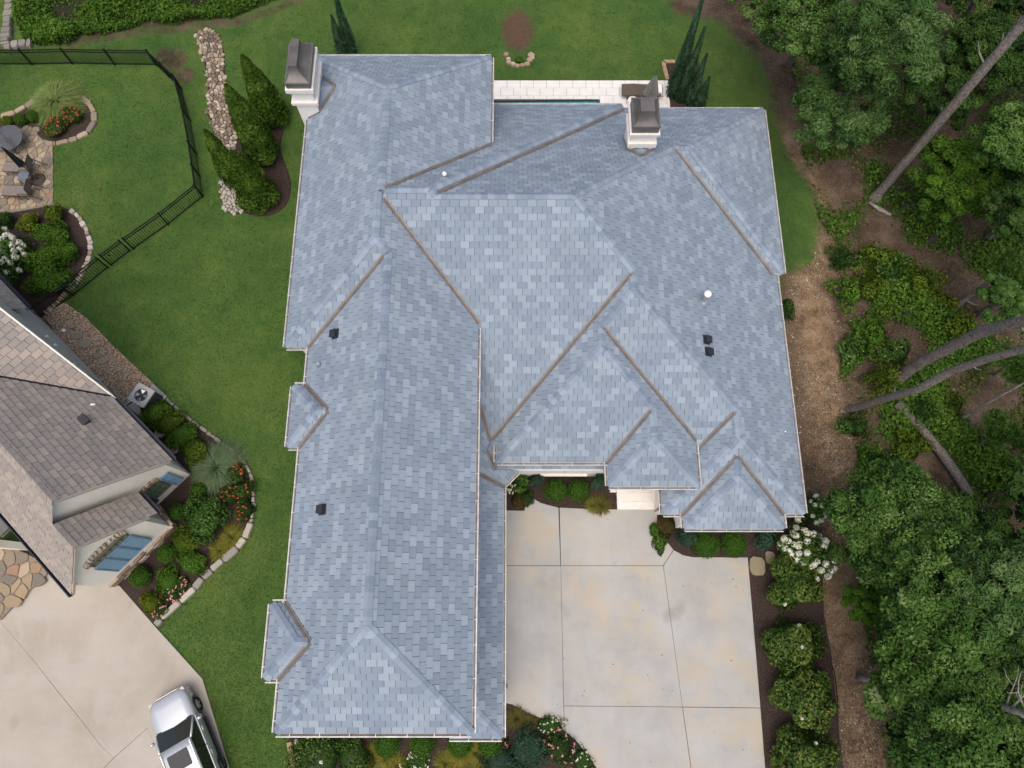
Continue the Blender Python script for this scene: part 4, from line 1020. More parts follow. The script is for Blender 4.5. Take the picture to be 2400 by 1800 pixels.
def shell_leaves(r, zs, n, size, seed, bump=.1, up=.3, z0=None, lobes=0, floor=0.0):
    r_ = np.random.default_rng(seed); d = sph(int(n*1.5), r_); d = d[d[:, 2] > -.55][:n]; 
    rad = r*(1-r_.random(len(d))**2*.28)
    if lobes:
        L = sph(lobes, r_); rad = rad*(1-bump+bump*1.8*np.max(d@L.T, axis=1)**6)
    else: rad = rad*(1+bump*r_.normal(size=len(d))*.3)
    C = d*rad[:, None]*np.array([1, 1, zs]); C[:, 2] += r*zs if z0 is None else z0
    C[:, 2] = np.maximum(C[:, 2], floor+.02)
    N = d*.8+np.array([0, 0, up])+r_.normal(size=d.shape)*.45
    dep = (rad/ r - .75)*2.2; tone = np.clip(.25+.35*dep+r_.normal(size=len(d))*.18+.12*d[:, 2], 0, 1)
    return C, N, size*r_.uniform(.7, 1.3, len(d)), tone
def ball(px, py, rpx, label, group=None, mat='leaf_box', n=1700, size=.055, name='boxwood', z=0.0, zs=.9, cat='shrub'):
    g = G(px, py, .35); s = FPX/ (CAMH-.4) ; r = rpx/62.0
    C, N, S, T = shell_leaves(r, zs, n, size, hash((px, py)) % 9999, .06)
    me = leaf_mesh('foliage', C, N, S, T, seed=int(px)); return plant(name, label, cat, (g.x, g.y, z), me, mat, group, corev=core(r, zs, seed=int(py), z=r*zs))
def bush(px, py, rpx, h, label, mat, n=2200, size=.1, lobes=9, name='shrub', group=None, cat='shrub', sx=1.0, sy=1.0, rz=0.0, asp=.5, flowers=None, bump=.32, corek=.72):
    """irregular leafy shrub, rpx wide on the photo, h metres tall; stands on the ground"""
    g = G(px, py, h*.5); r = rpx/ (1648.0/(CAMH-h*.6)); zs = h/(2*r); sd = int(px*7+py) % 99991
    C, N, S, T = shell_leaves(r, zs, n, size, sd, bump, lobes=lobes); C[:, 0] *= sx; C[:, 1] *= sy
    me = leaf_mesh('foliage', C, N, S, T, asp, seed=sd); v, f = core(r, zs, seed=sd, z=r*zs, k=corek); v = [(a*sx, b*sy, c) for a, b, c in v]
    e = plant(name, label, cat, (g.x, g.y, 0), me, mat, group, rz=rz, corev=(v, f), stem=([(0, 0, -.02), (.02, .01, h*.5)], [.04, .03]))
    if flowers:
        fm, fn, fs, kind = flowers; r_ = np.random.default_rng(sd+1); idx = r_.choice(np.nonzero(C[:, 2] > h*.45)[0], fn, replace=False)
        if kind == 'dots':
            CC = []; NN = []
            for i in idx:
                for k in range(6): CC.append(C[i]*1.04+np.array([0, 0, .03])+r_.normal(size=3)*fs*.28); NN.append(np.array([0, 0, 1])+r_.normal(size=3)*.5)
            o = link('blossoms', leaf_mesh('blossoms', CC, NN, fs*.75, r_.random(len(CC)), .9, seed=sd), MT[fm], e); o['kind'] = 'stuff'
        else:
            for i in idx:
                vv = sph(70, r_); P = vv*np.array([fs*.5, fs*.5, fs*.72])*(.8+.25*r_.random((70, 1))); o = link('flower_head', leaf_mesh('flower_head', P, vv+r_.normal(size=vv.shape)*.3, fs*.34, .25+.5*(vv[:, 2]*.5+.5)+r_.normal(size=70)*.15, .9, seed=sd), MT[fm], e); o.location = C[i]*1.03+np.array([0, 0, .05])
    return e
def blades(n, L, w, seed, spread=1.0, droop=1.0, base=.06, seg=4):
    r_ = np.random.default_rng(seed); az = r_.random(n)*2*np.pi; el = np.clip(r_.normal(1.0, .38, n)/spread, .25, 1.5); ln = L*r_.uniform(.6, 1.1, n)
    d0 = np.stack([np.cos(az)*np.cos(el), np.sin(az)*np.cos(el), np.sin(el)], 1); hz = np.stack([np.cos(az), np.sin(az), 0*az], 1)
    sd = np.stack([-np.sin(az), np.cos(az), 0*az], 1); b = np.stack([np.cos(az), np.sin(az), 0*az], 1)*base*r_.random((n, 1)); pts = []
    for k in range(seg+1):
        s_ = k/seg; pts.append(b+d0*(ln*s_)[:, None]+hz*(ln*.25*s_**2)[:, None]*spread-np.array([0, 0, 1])*(ln*.55*droop*s_**2.2)[:, None])
    tone = r_.random(n); V_ = []; T_ = []
    for k in range(seg):
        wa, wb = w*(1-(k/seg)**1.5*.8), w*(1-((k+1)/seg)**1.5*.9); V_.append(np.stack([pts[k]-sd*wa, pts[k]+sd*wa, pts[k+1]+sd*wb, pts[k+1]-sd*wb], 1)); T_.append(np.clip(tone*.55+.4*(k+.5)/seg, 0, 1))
    v = np.concatenate(V_).reshape(-1, 3); v[:, 2] = np.maximum(v[:, 2], .02); return v, np.concatenate(T_)
def grass(px, py, rpx, L, label, mat, n=700, w=.008, group=None, droop=1.0, spread=1.0, name='ornamental_grass'):
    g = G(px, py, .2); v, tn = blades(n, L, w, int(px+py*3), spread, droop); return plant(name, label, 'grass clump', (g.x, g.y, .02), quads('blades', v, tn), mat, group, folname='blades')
def conifer(px, py, h, r, label, mat, n, size, group=None, name='arborvitae', prof=None, lean=(0, 0), asp=.42, cat='tree'):
    g = G(px, py); r_ = np.random.default_rng(int(px*3+py)); f = r_.random(n)**.8
    pr = (lambda q: np.where(q < .12, .72+q/.12*.28, (1-((q-.12)/.88))**.72)) if prof is None else prof
    az = r_.random(n)*2*np.pi; L = 26; ls = np.stack([r_.random(L)*2*np.pi, r_.random(L)], 1)
    bump = np.max(np.exp(-((np.angle(np.exp(1j*(az[:, None]-ls[None, :, 0])))/.45)**2+((f[:, None]-ls[None, :, 1])/.09)**2)), axis=1)
    rad = r*pr(f)*(.80+.24*bump)*(1-r_.random(n)**2*.3)+.02; z = f*h
    C = np.stack([np.cos(az)*rad+lean[0]*f, np.sin(az)*rad+lean[1]*f, z+.05], 1); N = np.stack([np.cos(az), np.sin(az), .35+0*az], 1)+r_.normal(size=(n, 3))*.4
    me = leaf_mesh('foliage', C, N, size*r_.uniform(.7, 1.3, n), .26+.5*bump+r_.normal(size=n)*.17+.15*f, asp, seed=int(py))
    mb = MB(); prf = [(float(r*.68*pr(np.array([q]))[0])+.01, q*h*.97+.05) for q in np.linspace(0, 1, 9)]; mb.lathe((0, 0, 0), prf, 10, .1); 
    e = plant(name, label, cat, (g.x, g.y, 0), me, mat, group, corev=(mb.v, mb.f), stem=([(0, 0, -.05), (0, 0, h*.5)], [.07, .03]), stemmat='bark'); return e
# ---------------------------------------------------------------- left side yard: arborvitae, stone creek bed
SPR = dict(n=9000, size=.15)
conifer(642, 281, 3.9, .88, 'dark arborvitae at the back of the mulch island, nearest the chimney', 'leaf_arbor', group='arborvitae on the mulch island', **SPR)
conifer(622, 366, 4.5, .92, 'full arborvitae in the middle of the mulch island', 'leaf_arbor', group='arborvitae on the mulch island', **SPR)
conifer(558, 425, 3.5, .64, 'slim arborvitae on the left edge of the mulch island beside the stones', 'leaf_arbor', group='arborvitae on the mulch island', n=6000, size=.14)
conifer(612, 468, 3.4, 1.02, 'rounded bright arborvitae at the front of the mulch island', 'leaf_arbor', group='arborvitae on the mulch island', **SPR)
z1 = zc(0, 0)
CREEK = GP(z1((1690, 285), (1760, 262), (1830, 250), (1880, 290), (1915, 380), (1942, 470), (1945, 620), (1950, 790), (2060, 1000), (2080, 1100), (2040, 1200), (2020, 1350), (2040, 1500), (2080, 1610), (2090, 1760), (2112, 1835), (2020, 1862), (1950, 1822), (1912, 1745), (1905, 1640), (1908, 1560), (1890, 1420), (1862, 1250), (1820, 1040), (1785, 985), (1808, 850), (1790, 650), (1762, 540), (1728, 430)))
creek = sheet('dry_creek_bed', CREEK, -.02, .03, 'mulch')
cells = voronoi(CREEK, 285, 5, .022, jitter=1.0)
cells = sorted(cells, key=lambda c: -sum(p[1] for p in c)/len(c))
for k, c in enumerate(cells[:300]):
    cy = sum(p[1] for p in c)/len(c); tn = random.random()*.9 if cy > G(500, 420).y else random.uniform(.55, .9)
    stone(c, .0, random.uniform(.06, .11), 'creek_stone' if cy > G(500, 420).y else 'grey_stone', creek, 'stone', tn)
# ---------------------------------------------------------------- back yard
for px, py, h, lb in ((826, 128, 3.7, 'tall narrow cypress behind the house, right one of the pair by the chimney'), (806, 133, 2.4, 'short narrow cypress behind the house, left one of the pair by the chimney')):
    conifer(px, py, h, .32, lb, 'leaf_cypress', 4200, .10, 'cypresses behind the house', 'cypress', prof=lambda q: np.where(q < .1, .8+2*q, (1-((q-.1)/.9)**1.3)), asp=.25)
for px, py, h, r, lb in ((1574, 225, 5.7, .34, 'tallest narrow cypress at the left of the row by the pool deck'), (1594, 236, 4.3, .30, 'second cypress from the pool deck in the row of four'), (1615, 242, 3.0, .28, 'third cypress from the pool deck in the row of four'), (1637, 248, 1.8, .27, 'shortest cypress at the right end of the row by the pool deck')):
    conifer(px, py, h, r, lb, 'leaf_cypress', 6500, .11, 'cypresses by the pool deck', 'cypress', prof=lambda q: np.where(q < .1, .8+2*q, (1-((q-.1)/.9)**1.3)), asp=.25)
zz = zc(1200, 0)
br = empty('bed_edging', G(1556, 170), label='clay brick edging around the cypress bed', cat='edging'); bo = G(1556, 170)
for a, b in zip([(1551, 148), (1553, 160), (1556, 172), (1559, 184)], [(1553, 160), (1556, 172), (1559, 184), (1561, 190)]):
    p, q_ = G(*a), G(*b); mb = MB(); mb.box(((p.x+q_.x)/2+.06-bo.x, (p.y+q_.y)/2-bo.y, .06), ((q_-p).length-.01, .17, .12), math.atan2(q_.y-p.y, q_.x-p.x)); mb.build('brick', MT['clay_brick'], br)
for k in range(5):
    a = G(1554+k*5.2, 147.5); mb = MB(); mb.box((a.x+.06-bo.x, a.y-bo.y, .06), (.11, .16, .12)); mb.build('brick', MT['clay_brick'], br)
ring = empty('stone_ring', G(1215, 145), label='half circle of pale rocks round the planting hole on the back lawn', cat='rock ring')
ro = G(1215, 145); rs = random.Random(11)
for px, py, r in ((1186, 131, .15), (1191, 141, .13), (1193, 150, .14), (1203, 154, .13), (1213, 156, .14), (1224, 155, .14), (1236, 152, .15), (1241, 143, .16), (1246, 131, .19), (1248, 137, .11)):
    g = G(px, py); m_ = 7; c = [(g.x-ro.x+r*rs.uniform(.8, 1.2)*math.cos(2*math.pi*k/m_), g.y-ro.y+r*.8*rs.uniform(.8, 1.2)*math.sin(2*math.pi*k/m_)) for k in range(m_)]; stone(c, -.02, rs.uniform(.12, .2), 'creek_stone', ring, 'rock', rs.uniform(.4, .95))
bush(1216, 140, 13, .28, 'small lime-green plant inside the half circle of rocks', 'leaf_lime', 350, .07, 5, 'young_plant')
# lounge chair and closed umbrella beside the pool
def sun_lounger(px, py, rz, label, L=1.75, W_=.62):
    g = G(px, py, .2); e = empty('sun_lounger', (g.x, g.y, .05), rz, label, 'sun lounger'); s = MB()
    prof = [(-L/2, .30), (-L*.2, .34), (.1, .31), (L*.28, .30), (L/2, .30)]
    for (x0, z0_), (x1, z1_) in zip(prof[:-1], prof[1:]):
        s.face([(x0, -W_/2, z0_), (x1, -W_/2, z1_), (x1, W_/2, z1_), (x0, W_/2, z0_)]); s.face([(x0, -W_/2, z0_-.06), (x0, W_/2, z0_-.06), (x1, W_/2, z1_-.06), (x1, -W_/2, z1_-.06)])
        for y in (-W_/2, W_/2): s.face([(x0, y, z0_-.06), (x1, y, z1_-.06), (x1, y, z1_), (x0, y, z0_)])
    s.build('seat', MT['wicker'], e, fix=True)
    f = MB(); f.tube([(-L/2, -W_/2, .27), (L/2+.1, -W_/2, .27), (L/2+.1, W_/2, .27), (-L/2, W_/2, .27), (-L/2, -W_/2, .27)], .022, 5); f.build('frame', MT['wicker'], e)
    for x in (-L*.35, L*.42):
        for y in (-W_/2+.03, W_/2-.03): l = MB(); l.tube([(x, y, 0), (x, y, .27)], .025, 5); l.build('leg', MT['wicker'], e)
    p = MB(); p.box((L*.46, 0, .36), (.2, W_*.7, .1)); p.build('cushion', MT['white_pvc'], e)
    return e
sun_lounger(1502, 216, R(-1), 'brown wicker sun lounger on the white pool deck, half behind the chimney')
tb = G(1483, 236, .3); e = empty('side_table', (tb.x, tb.y, .05), 0, 'round pale side table on the pool deck by the lounger', 'side table'); m_ = MB(); m_.lathe((0, 0, .26), [(.02, 0), (.21, .01), (.22, .03), (.2, .045), (.01, .046)], 20); m_.build('table_top', MT['coping'], e, fix=True); m_ = MB(); m_.lathe((0, 0, 0), [(.14, 0), (.13, .02), (.04, .04), (.04, .26)], 12); m_.build('pedestal', MT['coping'], e, fix=True)
def closed_umbrella(px, py, h, r, label, mat, zlow, base_r=.3, basemat='grey_stone', folds=12, name='patio_umbrella', lean=(0, 0)):
    g = G(px, py); e = empty(name, (g.x, g.y, .03), 0, label, 'umbrella'); c = MB(); n = folds*2; rings = []
    for k in range(7):
        f_ = k/6; z = h-(h-zlow)*f_; rr = .03+(r-.03)*f_**.8; rings.append([(math.cos(2*math.pi*i/n)*rr*(1.0 if i % 2 else .55)+lean[0]*z, math.sin(2*math.pi*i/n)*rr*(1.0 if i % 2 else .55)+lean[1]*z, z-(.05*f_ if i % 2 else 0)) for i in range(n)])
    for a, b in zip(rings[:-1], rings[1:]):
        for i in range(n): j = (i+1) % n; c.face([a[i], a[j], b[j], b[i]])
    c.face(rings[0]); c.build('canopy', MT[mat], e, fix=True)
    p = MB(); p.tube([(0, 0, .03), (lean[0]*h, lean[1]*h, h+.06)], .024, 8); p.build('pole', MT['brown_metal'], e)
    b = MB(); b.lathe((0, 0, 0), [(base_r, 0), (base_r, .05), (base_r*.9, .08), (.05, .1), (.04, .3)], 20); b.build('base', MT[basemat], e, fix=True); return e
closed_umbrella(1513, 264, 2.35, .36, 'closed grey canvas umbrella standing by the pool, seen above the chimney', 'grey_canvas', 1.25)
# ---------------------------------------------------------------- iron fence round the neighbour's lawn
FENCE = [(-40, 152), (76, 152), (171, 150), (270, 152), (366, 153), (396, 181), (426, 209), (446, 283), (461, 362), (469, 414), (476, 462), (395, 527), (314, 584)], [(306, 589), (262, 622)], [(254, 628), (173.6, 692.8), (92, 748)]
FH = .92
def fence_panel(a, b, parent, posts=(True, True), name='panel'):
    d = (b-a); L = d.length; d.normalize()
    for z in (.08, FH-.14, FH): rl = MB(); rl.box(tuple((a+b)/2+Vector((0, 0, z))), (L, .03, .04), math.atan2(d.y, d.x)); rl.build('rail', MT['black_iron'], parent)
    pk = MB(); n = max(2, int(L/.105))
    for k in range(1, n): p = a+d*(L*k/n); pk.box((p.x, p.y, FH/2+.02), (.02, .02, FH-.03), math.atan2(d.y, d.x))
    o = pk.build('pickets', MT['black_iron'], parent); o['kind'] = 'stuff'
    for q_, on in ((a, posts[0]), (b, posts[1])):
        if on: m_ = MB(); m_.box((q_.x, q_.y, FH/2+.03), (.065, .065, FH+.06), math.atan2(d.y, d.x)); m_.box((q_.x, q_.y, FH+.07), (.06, .06, .03), math.atan2(d.y, d.x)); m_.build('post', MT['black_iron'], parent)
fe = empty('iron_fence', (0, 0, 0), label='black iron picket fence along the back and right of the neighbouring lawn', cat='fence')
P_ = GP(FENCE[0])
for i in range(len(P_)-1): fence_panel(P_[i], P_[i+1], fe, (False, True))
fg = empty('garden_gate', (0, 0, 0), label='black iron gate in the picket fence beside the curved flower bed', cat='gate'); P_ = GP(FENCE[1]); fence_panel(P_[0], P_[1], fg)
m_ = MB(); mid = (P_[0]*.25+P_[1]*.75)+Vector((0, 0, .6)); m_.box(mid, (.06, .05, .09), .6); m_.build('latch', MT['black_iron'], fg)
f2 = empty('iron_fence', (0, 0, 0), label='short black iron fence run between the gate and the shaded house wall', cat='fence'); P_ = GP(FENCE[2])
for i in range(len(P_)-1): fence_panel(P_[i], P_[i+1], f2, (i == 0, True))
# ---------------------------------------------------------------- neighbour's garden: patio, beds
PAT = GP([(-60, 302), (40, 300), (80, 298), (100, 328), (125, 333), (126, 481), (80, 489), (22, 500), (-60, 492)])
pat = sheet('flagstone_patio', PAT, -.02, .03, 'mortar')
def cutline(c, a, b):
    a, b = G(*a), G(*b); ex, ey = b.x-a.x, b.y-a.y; return clip(c, (-ey, ex, -ey*a.x+ex*a.y))
for c in voronoi(PAT, 170, 8, .025, jitter=1.0):
    c = cutline(c, (125, 333), (126, 481)); c = cutline(c, (126, 481), (-60, 506)) if c else c
    if c and area(c) > .004: stone(c, .0, .06, 'flagstone', pat, 'flagstone', dome=.05)
def edging(name, label, pts, mat, w, lo, hi, seed, tone=(.3, 1), h=(.1, .18)):
    P = GP(pts); rs_ = random.Random(seed); o = empty(name, P[0], label=label, cat='edging'); d = [0]
    for a, b in zip(P[:-1], P[1:]): d.append(d[-1]+(b-a).length)
    def at(s_):
        s_ = min(max(s_, 0), d[-1]-1e-4); i = max(k for k in range(len(d)-1) if d[k] <= s_); return P[i].lerp(P[i+1], (s_-d[i])/(d[i+1]-d[i]))
    s_ = 0
    while s_ < d[-1]-.05:
        l = min(rs_.uniform(lo, hi), d[-1]-s_); a, b = at(s_+.012), at(s_+l-.012); dd = (b-a)
        if dd.length < .02: break
        dd.normalize(); nn_ = Vector((-dd.y, dd.x, 0)); k = rs_.uniform(.8, 1.15)*w/2; j = lambda: rs_.uniform(-.02, .02)
        c = [a+nn_*(k+j()), a-nn_*(k+j()), (a+b)/2-nn_*(k+j()), b-nn_*(k+j()), b+nn_*(k+j()), (a+b)/2+nn_*(k+j())]
        stone([(q_.x-P[0].x, q_.y-P[0].y) for q_ in c], -.02, rs_.uniform(*h), mat, o, 'stone', rs_.uniform(*tone), dome=.12); s_ += l
    return o
B1 = z1((-60, 1040), (60, 1000), (180, 968), (250, 910), (330, 850), (450, 815), (580, 812), (690, 838), (760, 880), (806, 940), (825, 1005), (818, 1080), (775, 1145), (690, 1195), (600, 1222), (470, 1250))
sheet('mulch_bed', GP(B1+z1((465, 1222), (350, 1190), (280, 1105), (60, 1130), (-60, 1140))), -.02, .035, 'mulch')
edging('bed_edging', 'cut stone edging curving round the coral rose bed by the patio', B1, 'flagstone', .26, .3, .65, 3, (.0, .85), (.1, .15))
z5 = zc(0, 450)
B2 = z5((560, 140), (620, 165), (680, 210), (712, 262), (742, 312), (765, 365), (785, 425), (790, 495), (772, 575), (742, 662), (700, 742), (650, 802), (590, 858), (535, 925), (470, 1000), (400, 1060))
sheet('mulch_bed', GP(B2+z5((330, 1080), (100, 820), (-80, 700), (-80, 180), (80, 186), (300, 150), (470, 118))), -.02, .035, 'mulch')
edging('bed_edging', 'irregular tan stone edging curving round the lime shrub bed under the fence', B2[1:], 'creek_stone', .2, .16, .3, 5, (.45, .95))
sheet('pebble_strip', GP(z5((470, 1000), (560, 955), (640, 1010), (750, 1090), (960, 1310), (1160, 1500), (1290, 1620))+z5((1335, 1662), (1240, 1760), (1085, 1830), (900, 1655), (300, 1080))), -.02, .02, 'pea_gravel')
for px, py, r in ((169, 765, .17), (183, 786, .24), (202, 806, .28), (228, 834, .15), (243, 846, .2), (141, 758, .12), (212, 850, .12), (155, 748, .09)):
    g = G(px, py); m_ = 6; o = stone([(r*random.uniform(.75, 1.2)*math.cos(2*math.pi*k/m_+.4), r*.85*random.uniform(.75, 1.2)*math.sin(2*math.pi*k/m_+.4)) for k in range(m_)], -.01, .06, 'step_stone', None, 'stepping_stone', random.random(), dome=.06); o.location = (g.x, g.y, .01)
    tag(o, {169: 'tan stepping stone just above the two large ones in the pebbles', 183: 'large tan stepping stone in the pebbles, upper of the two', 202: 'largest tan stepping stone in the pebble strip', 228: 'small tan stepping stone below the largest one in the pebbles', 243: 'pale kite-shaped stepping stone near the air conditioner', 141: 'small round stone beside the white drain cap', 212: 'small tan stone against the shaded wall in the pebbles', 155: 'smallest stone at the fence end of the pebble strip'}[px], 'stepping stone', 'stepping stones in the pebble strip')
mb = MB(); mb.lathe((0, 0, 0), [(.07, 0), (.085, .03), (.06, .07), (.01, .08)], 12); o = mb.build('drain_cap', MT['white_pvc'], None, fix=True); o.location = G(150, 775, .02); tag(o, 'white round drain cap in the brown pebbles', 'drain cap')
mb = MB(); mb.tube([G(96, 752, .03)+Vector((math.sin(k*.8)*.2+k*.03, math.cos(k*.9)*.18-k*.02, 0)) for k in range(16)], .018, 5); tag(mb.build('garden_hose', MT['hose_black']), 'black garden hose curled on pebbles by the fence end', 'hose')
ACP = GP(z5((1085, 1832), (1225, 1770), (1330, 1660), (1445, 1770), (1240, 1965)))
sheet('equipment_pad', ACP, -.02, .05, 'concrete_grey')
# air conditioner
g = G(356, 940); ac = empty('air_conditioner', (g.x, g.y, .05), R(-28), 'grey outdoor air conditioner with fan on a concrete pad', 'air conditioner')
w_ = .72; mb = MB(); mb.box((0, 0, .4), (w_, w_, .72)); mb.build('cabinet', MT['ac_louver'], ac)
for k in range(9):
    sl2 = MB(); sl2.box((0, 0, .1+k*.072), (w_+.02, w_+.02, .02)); sl2.build('louvre', MT['ac_louver'], ac)
tp = MB(); ngo = 24
outer = [(math.copysign(min(abs(math.cos(a))*1.4, 1), math.cos(a))*w_*.53, math.copysign(min(abs(math.sin(a))*1.4, 1), math.sin(a))*w_*.53) for a in [2*math.pi*k/ngo for k in range(ngo)]]
inner = [(math.cos(2*math.pi*k/ngo)*w_*.36, math.sin(2*math.pi*k/ngo)*w_*.36) for k in range(ngo)]
for k in range(ngo):
    j = (k+1) % ngo; tp.face([(*outer[k], .82), (*outer[j], .82), (*inner[j], .82), (*inner[k], .82)]); tp.face([(*outer[k], .74), (*outer[j], .74), (*outer[j], .82), (*outer[k], .82)]); tp.face([(*inner[k], .82), (*inner[j], .82), (*inner[j], .767), (*inner[k], .767)])
tp.build('top_panel', MT['ac_shell'], ac, fix=True)
fan = MB(); fan.lathe((0, 0, .765), [(.07, 0), (.07, .03), (.01, .035)], 12); fan.build('fan_hub', MT['ac_louver'], ac)
for k in range(4):
    a = k*math.pi/2+.3; b = MB(); b.face([(math.cos(a-.28)*.07, math.sin(a-.28)*.07, .775), (math.cos(a-.42)*w_*.33, math.sin(a-.42)*w_*.33, .77), (math.cos(a+.35)*w_*.33, math.sin(a+.35)*w_*.33, .80), (math.cos(a+.3)*.07, math.sin(a+.3)*.07, .80)]); b.build('fan_blade', MT['rim'], ac)
mb = MB(); mb.tube([(-.36, -.1, .3), (-.45, -.18, .28), (-.5, -.35, .2), (-.55, -.6, .3)], .035, 6); mb.build('line_set', MT['hose_black'], ac)
z6 = zc(0, 900)
B3 = z6((1440, 130), (1560, 240), (1700, 350), (1890, 490), (2060, 620), (2150, 720), (2190, 850), (2197, 1050), (2180, 1200), (2130, 1320), (2050, 1430), (1900, 1550), (1770, 1662))+zc(0, 1350)((1700, 100), (1590, 200), (1440, 330), (1355, 425))
sheet('mulch_bed', GP(B3+zc(0, 1350)((1040, 82), (900, 60))+z6((1300, 1300), (1350, 900), (1240, 320))), -.02, .04, 'mulch')
edging('bed_edging', 'low stone edging along the hedge and grasses beside the neighbouring house', B3[:9], 'grey_stone', .13, .2, .4, 7, (.0, .6))
edging('bed_edging', 'pale stone block edging between the flower bed and the side lawn', B3[8:], 'grey_stone', .27, .4, .85, 9, (.3, 1.0), (.16, .22))
# plants of the neighbour's beds
grass(134, 240, 45, 1.15, 'big fountain grass in the coral rose bed by the patio', 'blade_green', 4000, .015, droop=.9, spread=1.2)
bush(168, 272, 30, .55, 'coral rose bush at the tip of the stone-edged bed', 'leaf_gardenia', 1500, .085, 8, 'rose_bush', 'coral roses', flowers=('petal_coral', 22, .085, 'dots'))
bush(132, 300, 32, .55, 'coral rose bush spilling over the patio edge', 'leaf_gardenia', 1500, .085, 8, 'rose_bush', 'coral roses', flowers=('petal_coral', 24, .085, 'dots'))
ball(45, 276, 17, 'clipped round shrub second from the left beside the patio', 'clipped shrubs by the patio'); ball(74, 269, 17, 'clipped round shrub nearest the fountain grass beside the patio', 'clipped shrubs by the patio'); ball(12, 280, 15, 'yellow-green clipped shrub at the frame edge beside the patio', 'clipped shrubs by the patio', 'leaf_chart'); ball(104, 264, 15, 'clipped round shrub half under the fountain grass', 'clipped shrubs by the patio')
bush(128, 502, 26, .75, 'yellow-green shrub at the top of the bed beside the flagstones', 'leaf_chart', 1600, .09, 8, 'spirea', 'lime shrubs')
bush(66, 520, 27, .7, 'bright yellow shrub between the patio and the hydrangea', 'leaf_yellow', 1500, .09, 7, 'spirea', 'lime shrubs')
bush(120, 548, 40, .8, 'lime shrub in the middle of the curved bed under the yellow-green one', 'leaf_lime', 2600, .09, 10, 'spirea', 'lime shrubs', sx=1.15, sy=.8)
bush(148, 588, 36, .85, 'lime shrub nearest the tan edging stones', 'leaf_lime', 2300, .09, 10, 'spirea', 'lime shrubs')
bush(105, 610, 42, .9, 'lime shrub beside the white hydrangea', 'leaf_lime', 2600, .09, 10, 'spirea', 'lime shrubs')
bush(112, 655, 46, .9, 'large lime shrub closest to the iron fence and the shaded wall', 'leaf_lime', 3000, .09, 11, 'spirea', 'lime shrubs', sx=1.2)
bush(14, 515, 22, .6, 'dark green shrub under the patio edge at the frame edge', 'leaf_dark', 1200, .09, 6)
bush(20, 595, 55, 1.2, 'white-flowering hydrangea by the shaded wall of the neighbouring house', 'leaf_oak', 3000, .12, 9, 'hydrangea', flowers=('petal_white', 46, .2, 'heads'), sy=1.25)
for k, (px, py) in enumerate(((365, 968), (395, 992), (425, 1022), (455, 1052))):
    bush(px, py, 33, .7, ['first hedge shrub beside the air conditioner pad', 'second hedge shrub from the air conditioner along the cream wall', 'third hedge shrub from the air conditioner along the cream wall', 'hedge shrub touching the blue fountain grass'][k], 'leaf_chart' if k % 2 else 'leaf_lime', 2300, .085, 9, 'hedge_shrub', 'hedge along the wall', sx=1.1)
for px, py, lb in ((384, 1019, 'small round clay pot tucked behind the hedge, nearer the pad'), (415, 1057, 'larger round clay pot in the hedge near the blue grass')):
    g = G(px, py); mb = MB(); mb.lathe((0, 0, 0), [(.1, 0), (.16, .2), (.19, .32), (.2, .36), (.165, .36), (.15, .25), (.02, .24)], 18); o = mb.build('clay_pot', MT['terracotta'], None, True); o.location = g; tag(o, lb, 'pot')
grass(508, 1096, 56, 1.02, 'large blue-green fountain grass at the corner of the neighbouring house', 'blade_blue', 3800, .014, droop=1.0, spread=1.25)
ball(464, 1150, 20, 'round boxwood just under the blue fountain grass', 'boxwood balls by the cream house'); ball(416, 1198, 20, 'round boxwood at the inner corner of the stone skirt', 'boxwood balls by the cream house'); ball(391, 1297, 22, 'round boxwood in front of the triple blue shutters', 'boxwood balls by the cream house'); ball(329, 1352, 24, 'round boxwood at the driveway corner of the stone wall', 'boxwood balls by the cream house')
bush(475, 1215, 50, .95, 'glossy green camellia in the middle of the side bed', 'leaf_oak', 3400, .10, 11, 'camellia')
for k, (px, py, r) in enumerate(((555, 1110, 26), (572, 1150, 28), (540, 1160, 24), (575, 1195, 24))):
    bush(px, py, r, .5, ['coral rose bush right of the blue fountain grass', 'coral rose bush against the low edging', 'coral rose bush between the camellia and the edging', 'coral rose bush above the yellow sedge'][k], 'leaf_dark', 1300, .075, 7, 'rose_bush', 'coral roses by the side lawn', flowers=('petal_coral', 13, .07, 'dots'))
grass(540, 1258, 40, .55, 'yellow-green sedge at the curve of the stone edging', 'blade_gold', 700, .010, droop=1.1, spread=1.3, name='sedge'); grass(512, 1290, 30, .45, 'yellow-green sedge next to the pale edging blocks', 'blade_gold', 500, .010, droop=1.1, spread=1.3, name='sedge')
bush(430, 1270, 34, .5, 'loose lime shrub below the camellia', 'leaf_chart', 1500, .08, 8); bush(450, 1318, 34, .5, 'lime shrub beside the pink flowers', 'leaf_lime', 1500, .08, 8); bush(395, 1360, 30, .5, 'green shrub near the last boxwood ball', 'leaf_lime', 1400, .08, 8)
bush(352, 1415, 26, .45, 'golden barberry at the tip of the side bed', 'leaf_yellow', 1300, .08, 7, 'barberry')
for k, (px, py) in enumerate(((405, 1395), (425, 1368), (375, 1430))): bush(px, py, 20, .28, ['pink flowering drift rose by the pale edging blocks', 'pink flowering drift rose above the golden barberry', 'pink flowering drift rose at the tip of the bed'][k], 'leaf_dark', 600, .07, 5, 'drift_rose', 'pink drift roses', flowers=('petal_pink', 12, .08, 'dots'))
